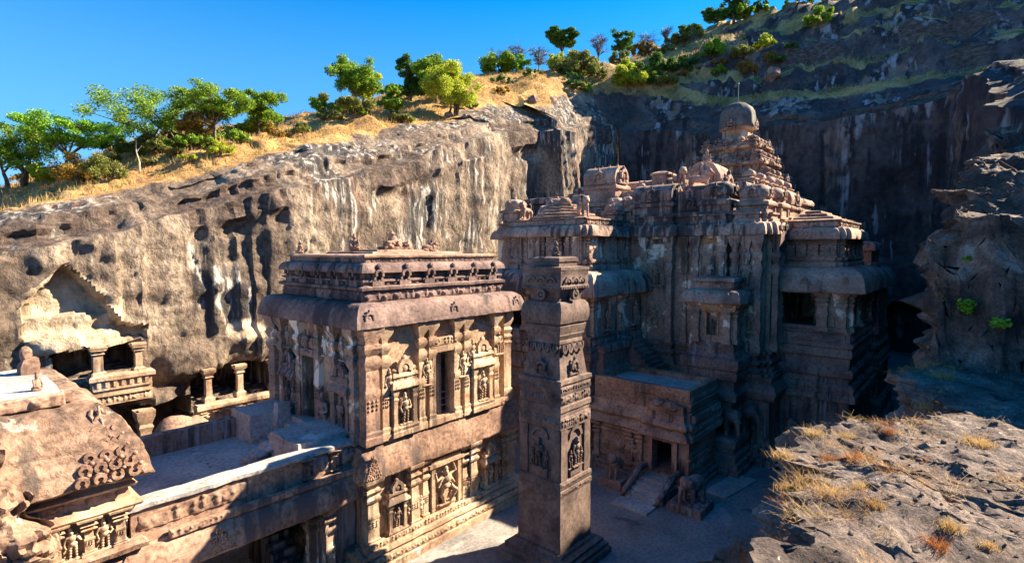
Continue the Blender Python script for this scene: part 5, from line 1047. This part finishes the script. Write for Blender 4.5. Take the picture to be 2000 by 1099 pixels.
def plant(name, label, cat, px, py, top, wpx, leaf, kind='round', lean=0., group=None, n=None, bark='bark', stems=1, dens=1.):
    """px, py: foot in the photograph, cast on the hill; top: crown top row, wpx: crown width"""
    h0 = hit(px, py); k = 0
    while h0 is None and k < 60: k += 1; h0 = hit(px, py+k)
    if h0 is None: print('NO GROUND', label); return
    t = (h0-EYE).dot(FWD); H = max(.4, (py+k*0-top)*t/FPX); Wd = 1.18*wpx*t/FPX; rnd = random.Random(int(px*31+py))
    o = thing(name, label, cat, tuple(h0), group); x, y, z = h0; size = max(.11, t*.0029)
    lx, ly = RGT.x*lean*H, RGT.y*lean*H
    tops = []; b = B()
    if kind in ('round', 'umbrella', 'multi', 'bare'):
        th = H*{'round': .22, 'umbrella': .4, 'multi': .18, 'bare': .25}[kind]; nb = {'round': 7, 'umbrella': 8, 'multi': 9, 'bare': 12}[kind]
        r0 = max(.05, .028*H)
        feet = [(x+rnd.uniform(-.12, .12)*Wd*(stems > 1), y+rnd.uniform(-.05, .05)*Wd*(stems > 1)) for _ in range(stems)]
        forks = []
        for fx, fy in feet:
            fk = (fx+lx*.5+rnd.uniform(-.05, .05)*H, fy+ly*.5+rnd.uniform(-.05, .05)*H, z+th); b.tube([(fx, fy, z-.3), ((fx+fk[0])/2+rnd.uniform(-.03, .03)*H, (fy+fk[1])/2, z+th*.5), fk], [r0*1.3, r0, r0*.8], 6); forks.append(fk)
        for i in range(nb):
            fk = forks[i % len(forks)]; a = 6.283*i/nb+rnd.uniform(-.4, .4); rr = Wd*.5*rnd.uniform(.45, .85); zz = z+H*(rnd.uniform(.34, .92) if kind != 'umbrella' else rnd.uniform(.72, .95))
            e = (x+lx+math.cos(a)*rr, y+ly+math.sin(a)*rr*.8, zz); mid = ((fk[0]*.6+e[0]*.4), (fk[1]*.6+e[1]*.4), fk[2]*.45+e[2]*.55)
            b.tube([fk, mid, e], [r0*.6, r0*.38, r0*.15], 5); tops += [e, mid]
            for _ in range(5 if kind == 'bare' else 2):
                s = Vector(mid).lerp(Vector(e), rnd.uniform(.1, .9)); w = s+Vector((rnd.uniform(-1, 1)*Wd*.2, rnd.uniform(-1, 1)*Wd*.2, rnd.uniform(0, .25)*H)); b.tube([s, (s+w)/2+Vector((0, 0, .04*H)), w], [r0*.25, r0*.15, r0*.07], 4); tops.append(tuple(w))
        place('trunk', b.mesh('trunk', .03, 2., 60), o, material=M[bark])
        if kind == 'bare':
            tw = B()
            for e in tops:
                for _ in range(7):
                    w = Vector(e)+Vector((rnd.gauss(0, .07)*Wd*1.6, rnd.gauss(0, .07)*Wd*1.6, rnd.uniform(.0, .14)*H)); tw.tube([e, w], [r0*.1+.012, .012], 3)
            place('twigs', tw.mesh('twigs'), o, material=LEAF['dry'])
            if dens: quads('crown', leafcloud(tops, [Wd*.1]*len(tops), int(500*dens), size), LEAF[leaf], o)
            return o
        fl = .5 if kind == 'umbrella' else .8
        cs = [e for e in tops]; rs = [min(Wd, 1.3*H)*rnd.uniform(.08, .135) for _ in cs]
        for i in range(20): a = rnd.uniform(0, 6.28); q = rnd.uniform(0, .42)*Wd; cs.append((x+lx+math.cos(a)*q, y+ly+math.sin(a)*q, z+H*(rnd.uniform(.35, .97)-.35*q/Wd*(kind != 'umbrella') if kind != 'umbrella' else rnd.uniform(.66, .95)))); rs.append(min(Wd, 1.3*H)*rnd.uniform(.08, .14))
    else:                                             # bush
        for i in range(7):
            a = rnd.uniform(0, 6.28); q = Wd*.5*rnd.uniform(.3, .9); e = (x+math.cos(a)*q, y+math.sin(a)*q, z+H*rnd.uniform(.4, .9)); b.tube([(x+math.cos(a)*q*.2, y+math.sin(a)*q*.2, z-.2), e], [.05, .015], 4); tops.append(e)
        place('stems', b.mesh('stems', .03, 2., 60), o, material=M[bark]); fl = .9
        cs = []; rs = []
        for i in range(22):
            a = rnd.uniform(0, 6.28); q = Wd*.42*math.sqrt(rnd.random()); hh = H*(1-.55*(q/(Wd*.5))**2)*rnd.uniform(.6, 1.12); cs.append((x+math.cos(a)*q, y+math.sin(a)*q, z+hh*rnd.uniform(.25, .88))); rs.append(min(Wd, H*1.4)*rnd.uniform(.1, .2))
    cs = [(c[0], c[1], min(max(c[2], z+.25), z+H-r_*fl*.9)) for c, r_ in zip(cs, rs)]
    nl = n or int(min(15000, max(700, dens*9*Wd*H/(size*size*.48))))
    quads('crown' if kind != 'bush' else 'foliage', leafcloud(cs, rs, nl, size, fl), LEAF[leaf], o); return o
G1, G2 = 'trees on the hillside', 'bushes on the hillside'
T = lambda *a, **k: plant('hillside_tree', a[0], 'tree', *a[1:], group=G1, **k)
S_ = lambda *a, **k: plant('hillside_bush', a[0], 'bush', *a[1:], kind='bush', group=G2, **k)
T('green tree with several trunks at the left edge of the photo', 45, 366, 235, 130, 'green', 'multi', stems=3, dens=1.2)
T('bright green feathery spreading tree second from the left edge', 125, 352, 238, 175, 'acacia', 'umbrella', lean=.25, dens=1.0)
T('small yellow-green tree beside the orange shrub at far left', 95, 366, 318, 42, 'yellow', 'round')
S_('orange-brown shrub in the dry grass at far left', 168, 362, 296, 85, 'orange', dens=.6)
S_('ochre shrub beside the pale bare trunk', 215, 352, 305, 70, 'olive', dens=.7)
S_('dark low bush left of the wide tree', 232, 298, 262, 60, 'dark')
T('widest green tree on the left skyline with a spreading crown', 335, 298, 178, 235, 'green', 'multi', stems=3, lean=-.12, dens=.8)
T('broad green tree touching the widest tree on its right', 428, 292, 180, 140, 'green', 'umbrella', dens=.75)
T('orange-leaved young tree before the wide green trees', 392, 292, 226, 75, 'orange', 'round', dens=.8)
S_('yellow-green scrub under the wide skyline trees', 300, 305, 265, 120, 'olive', dens=.7); S_('green scrub under the broad tree', 385, 295, 262, 90, 'green', dens=.7)
T('compact round green tree alone on the skyline right of the wide trees', 514, 270, 186, 85, 'green', 'round', dens=1.2)
T('tiny skyline tree at the left end of the grassy shoulder', 627, 207, 178, 30, 'green', 'round')
T('tallest dense green tree on the grassy shoulder', 698, 215, 114, 95, 'green', 'round', dens=1.4)
T('yellow-green tree in front of the tallest shoulder tree', 715, 218, 140, 70, 'yellow', 'round')
S_('brown-green thicket at the foot of the tallest shoulder tree', 690, 228, 186, 110, 'olive'); S_('low green bush left of the thicket', 645, 222, 198, 45, 'green')
T('small slim green tree with a thin trunk on the slope', 770, 238, 168, 45, 'green', 'round')
T('dark leafy tree with a sparse crown between two lighter trees', 805, 202, 122, 55, 'dark', 'round'); S_('dark bush under the sparse dark tree', 800, 200, 168, 60, 'dark')
T('green tree behind the yellow many-stemmed tree', 855, 205, 114, 85, 'green', 'round')
T('yellow many-stemmed tree on the slope near the cliff edge', 884, 232, 135, 105, 'yellow', 'multi', stems=4, dens=.9)
S_('tiny green bush alone in the dry grass', 712, 230, 219, 18, 'green')
S_('green bush at the top of the shoulder beside the dark rock', 972, 152, 106, 62, 'green'); T('bare grey tree left of its bare twin on the shoulder', 975, 128, 84, 35, 'dry', 'bare', dens=0); T('bare grey tree right of its bare twin on the shoulder', 1010, 126, 80, 34, 'dry', 'bare', dens=0)
S_('bright green bush right of the two bare trees', 1010, 148, 116, 50, 'acacia'); T('thin half-bare tree before the round crowned tree', 1052, 126, 84, 40, 'olive', 'bare', dens=.3)
T('round-crowned dark green tree standing high on the skyline', 1095, 122, 57, 65, 'dark', 'umbrella', dens=1.6)
S_('big olive bush under the round-crowned tree', 1125, 156, 92, 70, 'olive', dens=1.3); S_('yellow-green bush left of the big olive bush', 1092, 146, 98, 48, 'yellow')
T('bare dark tree right of the round-crowned tree', 1167, 116, 64, 38, 'dry', 'bare', dens=0); T('dark half-leafy tree on the skyline beside the bare tree', 1210, 112, 66, 48, 'dark', 'round', dens=.7)
T('bare spreading tree at the start of the dark rock band', 1257, 92, 52, 38, 'dry', 'bare', dens=0); T('second bare tree at the start of the dark rock band', 1294, 85, 48, 26, 'dry', 'bare', dens=0)
S_('yellow-green bush hanging beside the gully', 1222, 186, 118, 58, 'yellow', dens=1.3); S_('olive bush above the gully', 1205, 132, 108, 44, 'olive'); S_('small bright bush on the rock left of the gully', 1142, 186, 164, 18, 'acacia')
S_('skyline scrub on the dark rock band', 1340, 62, 40, 44, 'dark'); T('dark green tree on the skyline of the dark rock band', 1424, 58, 6, 62, 'dark', 'multi', stems=3); T('small dark tree right of the skyline tree on the rock band', 1470, 32, 10, 32, 'dark', 'round')
T('tree cut by the top edge of the photo', 1545, 22, -18, 60, 'green', 'round'); T('leafy tree at the top edge of the photo, farthest right', 1612, 10, -22, 60, 'green', 'round')
S_('bright green bush below the dark rock band', 1380, 122, 80, 42, 'acacia'); S_('olive bush on the grassy terrace', 1436, 122, 94, 46, 'olive'); S_('golden-green bush on the grassy terrace', 1481, 104, 76, 38, 'yellow'); S_('green bush at the upper right below the skyline', 1583, 62, 26, 48, 'green')
S_('dark scrub at the left end of the skyline rock band', 1395, 52, 18, 62, 'dark'); S_('green scrub on the skyline right of the dark tree', 1452, 42, 14, 60, 'green'); S_('bushy green growth at the very top edge', 1560, 16, -8, 90, 'green'); S_('olive growth at the top edge of the photo, right', 1660, 12, -10, 110, 'olive'); S_('tall grassy bush under the dark rock band', 1330, 95, 66, 70, 'olive'); S_('brown scrub hanging on the dark rock band', 1255, 118, 92, 60, 'orange')
S_('green bush low on the grassy terrace', 1396, 152, 130, 24, 'green'); S_('dark bush in the shaded gully', 1330, 150, 112, 60, 'dark'); S_('dark scrub in the shade of the gully', 1275, 150, 112, 70, 'dark'); S_('dusky scrub at the gully mouth', 1290, 175, 145, 60, 'olive')
for i in range(34):
    px = random.uniform(20, 930); py = 360-.165*px+random.uniform(-26, 24) if px < 560 else 245-(px-600)*.12+random.uniform(-22, 22)
    if hit(px, py) is not None: S_('low scrubby bush among the dry grass of the slope', px, py, py-random.uniform(12, 30), random.uniform(22, 60), random.choice(['olive', 'olive', 'orange', 'green', 'yellow']), dens=.7)
for i in range(26):
    px = random.uniform(960, 1560); py = 190-(px-960)*.13+random.uniform(-32, 26)
    if hit(px, py) is not None: S_('dull scrub bush on the shaded rocky terraces', px, py, py-random.uniform(10, 22), random.uniform(18, 46), random.choice(['olive', 'dark', 'dark', 'green', 'orange']), dens=.7)
# pale dead trunk
g = hit(279, 336); t_ = thing('dead_trunk', 'thin pale leafless trunk standing in the orange grass', 'tree', tuple(g)); b = B(); t0 = (g-EYE).dot(FWD)
b.tube([g-Vector((0, 0, .2)), g+Vector((.05, 0, .8)), g+Vector((-.15, .1, 1.8)), g+Vector((-.12, .1, 2.9))], [.09, .08, .06, .03], 6); b.tube([g+Vector((-.14, .1, 1.7)), g+Vector((.3, 0, 2.4))], [.04, .02], 5); part('trunk', b, M['pale_bark'], t_, amp=.03)
# rocks lying on the slope
for i, (px, py, w, lab) in enumerate(((878, 232, 14, 'dark rounded rock at the foot of the yellow tree'), (940, 150, 34, 'black rock at the end of the grassy shoulder'), (910, 236, 12, 'small dark rock near the cliff edge right of the yellow tree'), (605, 295, 16, 'dark rock at the foot of the grassy slope'), (1040, 205, 20, 'brown rock under the shoulder'), (1500, 160, 30, 'dark rock on the sunlit terrace'), (1060, 128, 26, 'dark rock below the half-bare tree'))):
    g = hit(px, py)
    if g is None: continue
    r = w*(g-EYE).dot(FWD)/FPX*.5; b = B(); b.ell(tuple(g+Vector((0, 0, r*.4))), (r*1.2, r, r*.9), 3); tag(part('rock', b, M['dark'], None, amp=r*.35, sc=1.3/r, smooth=30), lab, 'rock')
# dry grass over the hill: nobody could count it
def grass(name, pts, hgt, wid, m, k=5, spread=.3):
    n = len(pts)*k; p = np.repeat(np.array(pts), k, 0)+RNG.normal(size=(n, 3))*np.array((spread, spread, 0)); h = hgt*(.5+RNG.random(n))[:, None]
    a = RNG.normal(size=(n, 3)); a[:, 2] = 0; a /= np.linalg.norm(a, axis=1)[:, None]; l = RNG.normal(size=(n, 3))*.35; l[:, 2] = 1; w = wid*(.6+.8*RNG.random(n))[:, None]
    q = np.stack([p-a*w-np.array((0, 0, .05)), p+a*w-np.array((0, 0, .05)), p+l*h+a*w*.15, p+l*h-a*w*.15], 1).reshape(-1, 3); return q
pts = []
for (o, V, nr, nc), wgt in zip(TER[:2], (1, 1.2)):
    at = np.empty(len(V)); o.data.attributes['grass'].data.foreach_get('value', at)
    d = np.linalg.norm(V[:, :2], axis=1); ok = np.where((at > .55) & (d < 140) & (V[:, 0] > -15))[0]
    VV = V.reshape(nr, nc, 3)
    for i in ok:
        r, c = divmod(i, nc)
        if r+1 >= nr or c+1 >= nc: continue
        ar = np.linalg.norm(VV[r+1, c]-VV[r, c])*np.linalg.norm(VV[r, c+1]-VV[r, c])
        for _ in range(RNG.poisson(min(12, ar*5*wgt))):
            u, v = RNG.random(2); pts.append(VV[r, c]*(1-u)*(1-v)+VV[r+1, c]*u*(1-v)+VV[r, c+1]*(1-u)*v+VV[r+1, c+1]*u*v)
print('grass', len(pts))
if len(pts) > 32000: pts = [pts[i] for i in RNG.choice(len(pts), 32000, replace=False)]
k = int(len(pts)*.8)
tag(quads('dry_grass', grass('g', pts[:k], .42, .035, None), LEAF['straw']), 'dry straw-coloured grass covering the hill above the cliff', 'grass', kind='stuff')
tag(quads('green_grass', grass('g', pts[k:], .4, .035, None), LEAF['olive']), 'olive green blades mixed through the dry hill grass', 'grass', kind='stuff')
# tufts on the near ledge
TUFT = [(1538, 900, 46, 'straw', 'tallest straw tuft on the very edge of the ledge'), (1512, 985, 44, 'straw', 'pale straw tuft lowest on the ledge rim'), (1600, 855, 40, 'straw', 'straw tuft at the far corner of the ledge'), (1665, 862, 36, 'straw', 'straw tuft with yellow stems beside the far corner'), (1590, 955, 60, 'straw', 'large golden tuft in the middle of the ledge rim'),
 (1640, 975, 62, 'straw', 'widest sprawling straw tuft on the ledge'), (1552, 965, 34, 'straw', 'small tuft left of the large golden tuft'), (1700, 965, 46, 'straw', 'straggly tuft with a green blade on the slab'), (1690, 905, 34, 'rust', 'rusty red tuft on the slab'), (1730, 1000, 36, 'straw', 'thin tuft below the straggly one'),
 (1880, 1045, 40, 'straw', 'pale tuft near the bottom right of the ledge'), (1850, 1080, 46, 'rust', 'rust-brown tuft at the bottom of the photo'), (1920, 872, 50, 'straw', 'dry tuft on the border of the blue shade'), (1945, 880, 36, 'straw', 'dry tuft just right of the shade-border tuft'), (1830, 800, 40, 'straw', 'bleached tuft at the rim by the outcrop'), (1850, 740, 40, 'straw', 'bleached tuft at the foot of the outcrop'),
 (1750, 850, 24, 'rust', 'small rusty tuft near the rim'), (1630, 905, 30, 'rust', 'low rusty tuft between the straw tufts'), (1960, 1085, 30, 'straw', 'small tuft in the bottom right corner')]
for px, py, s, lf, lab in TUFT:
    g = hit(px, py)
    if g is None: continue
    d = (g-EYE).dot(FWD)
    if d > 30: print('far tuft', lab); continue
    h = s*d/FPX*.55; n = 190; p = np.tile(np.array(g), (n, 1))+RNG.normal(size=(n, 3))*np.array((h*.42, h*.42, 0)); a = RNG.normal(size=(n, 3)); a[:, 2] = 0; a /= np.linalg.norm(a, axis=1)[:, None]
    l = RNG.normal(size=(n, 3))*.65; l[:, 2] = .75; hh = h*(.35+.65*RNG.random(n))[:, None]; w = .0032*np.ones((n, 1))
    q = np.stack([p-a*w-np.array((0, 0, .06)), p+a*w-np.array((0, 0, .06)), p+l*hh*.6+a*w*.8, p+l*hh*.6-a*w*.8], 1)
    e = p+l*hh*.6; l2 = l*.8+RNG.normal(size=(n, 3))*.35; q2 = np.stack([e-a*w*.8, e+a*w*.8, e+l2*hh*.5+a*w*.3, e+l2*hh*.5-a*w*.3], 1)
    tag(quads('grass_tuft', np.concatenate([q, q2]).reshape(-1, 3), LEAF[lf]), lab, 'grass tuft', 'tufts on the near ledge')
for px, py, s, lab in ((1885, 600, 34, 'bright green plant in a crack of the outcrop'), (1905, 610, 36, 'second green plant right beside the cracked-rock plant'), (1960, 638, 34, 'green plant on the outcrop farthest right'), (1885, 508, 18, 'small green sprig high on the outcrop')):
    g = hit(px, py)
    if g is None or (g-EYE).dot(FWD) > 45: print('plant miss', lab); continue
    s_ = s*(g-EYE).dot(FWD)/FPX; cs = [tuple(g+Vector((random.uniform(-.5, .5)*s_, random.uniform(-.3, .3)*s_, .2*s_))) for _ in range(6)]
    tag(quads('leafy_plant', leafcloud(cs, [s_*.3]*6, 160, s_*.22), LEAF['acacia']), lab, 'plant')
# low dry blades creeping over the ledge
o, V, nr, nc = TER[2]; sel = V[(V[:, 0] > 6) & (V[:, 0] < 22) & (V[:, 1] < 2.2) & (V[:, 1] > -4) & (V[:, 2] > 13.2)]
wt = np.array([max(0, noise.noise(Vector((v[0]*.55, v[1]*.55, 3)))+.12+(.3 if v[1] > .4 else -.1))**2 for v in sel]); cen = sel[RNG.choice(len(sel), 300, p=wt/wt.sum())]
n = 300*22; p = np.repeat(cen, 22, 0)+RNG.normal(size=(n, 3))*np.array((.09, .09, 0)); a_ = RNG.normal(size=(n, 3)); a_[:, 2] = 0; a_ /= np.linalg.norm(a_, axis=1)[:, None]
l = RNG.normal(size=(n, 3)); l[:, 2] = .35+.5*RNG.random(n); h = (.05+.13*RNG.random(n))[:, None]; q = np.stack([p-a_*.003, p+a_*.003, p+l*h+a_*.002, p+l*h-a_*.002], 1).reshape(-1, 3)
tag(quads('creeping_grass', q[:n*3], LEAF['straw']), 'low dry grass creeping over the near ledge', 'grass', kind='stuff'); tag(quads('creeping_weed', q[n*3:], LEAF['rust']), 'low rust-red weeds creeping over the near ledge', 'weeds', kind='stuff')
# loose gravel on the ledge
o, V, nr, nc = TER[2]; sel = V[(V[:, 0] > 5) & (V[:, 0] < 17) & (V[:, 1] < 1.6) & (V[:, 1] > -5) & (V[:, 2] > 13)]
b = B()
for i in RNG.choice(len(sel), 700): r = .012+.05*RNG.random()**3; b.ell(tuple(sel[i]+np.array((0, 0, r*.3))), (r*1.3, r, r*.8), 1)
tag(part('gravel', b, M['ledge'], None, amp=.01, sc=20, smooth=None), 'loose stones scattered on the near ledge', 'gravel', kind='stuff')
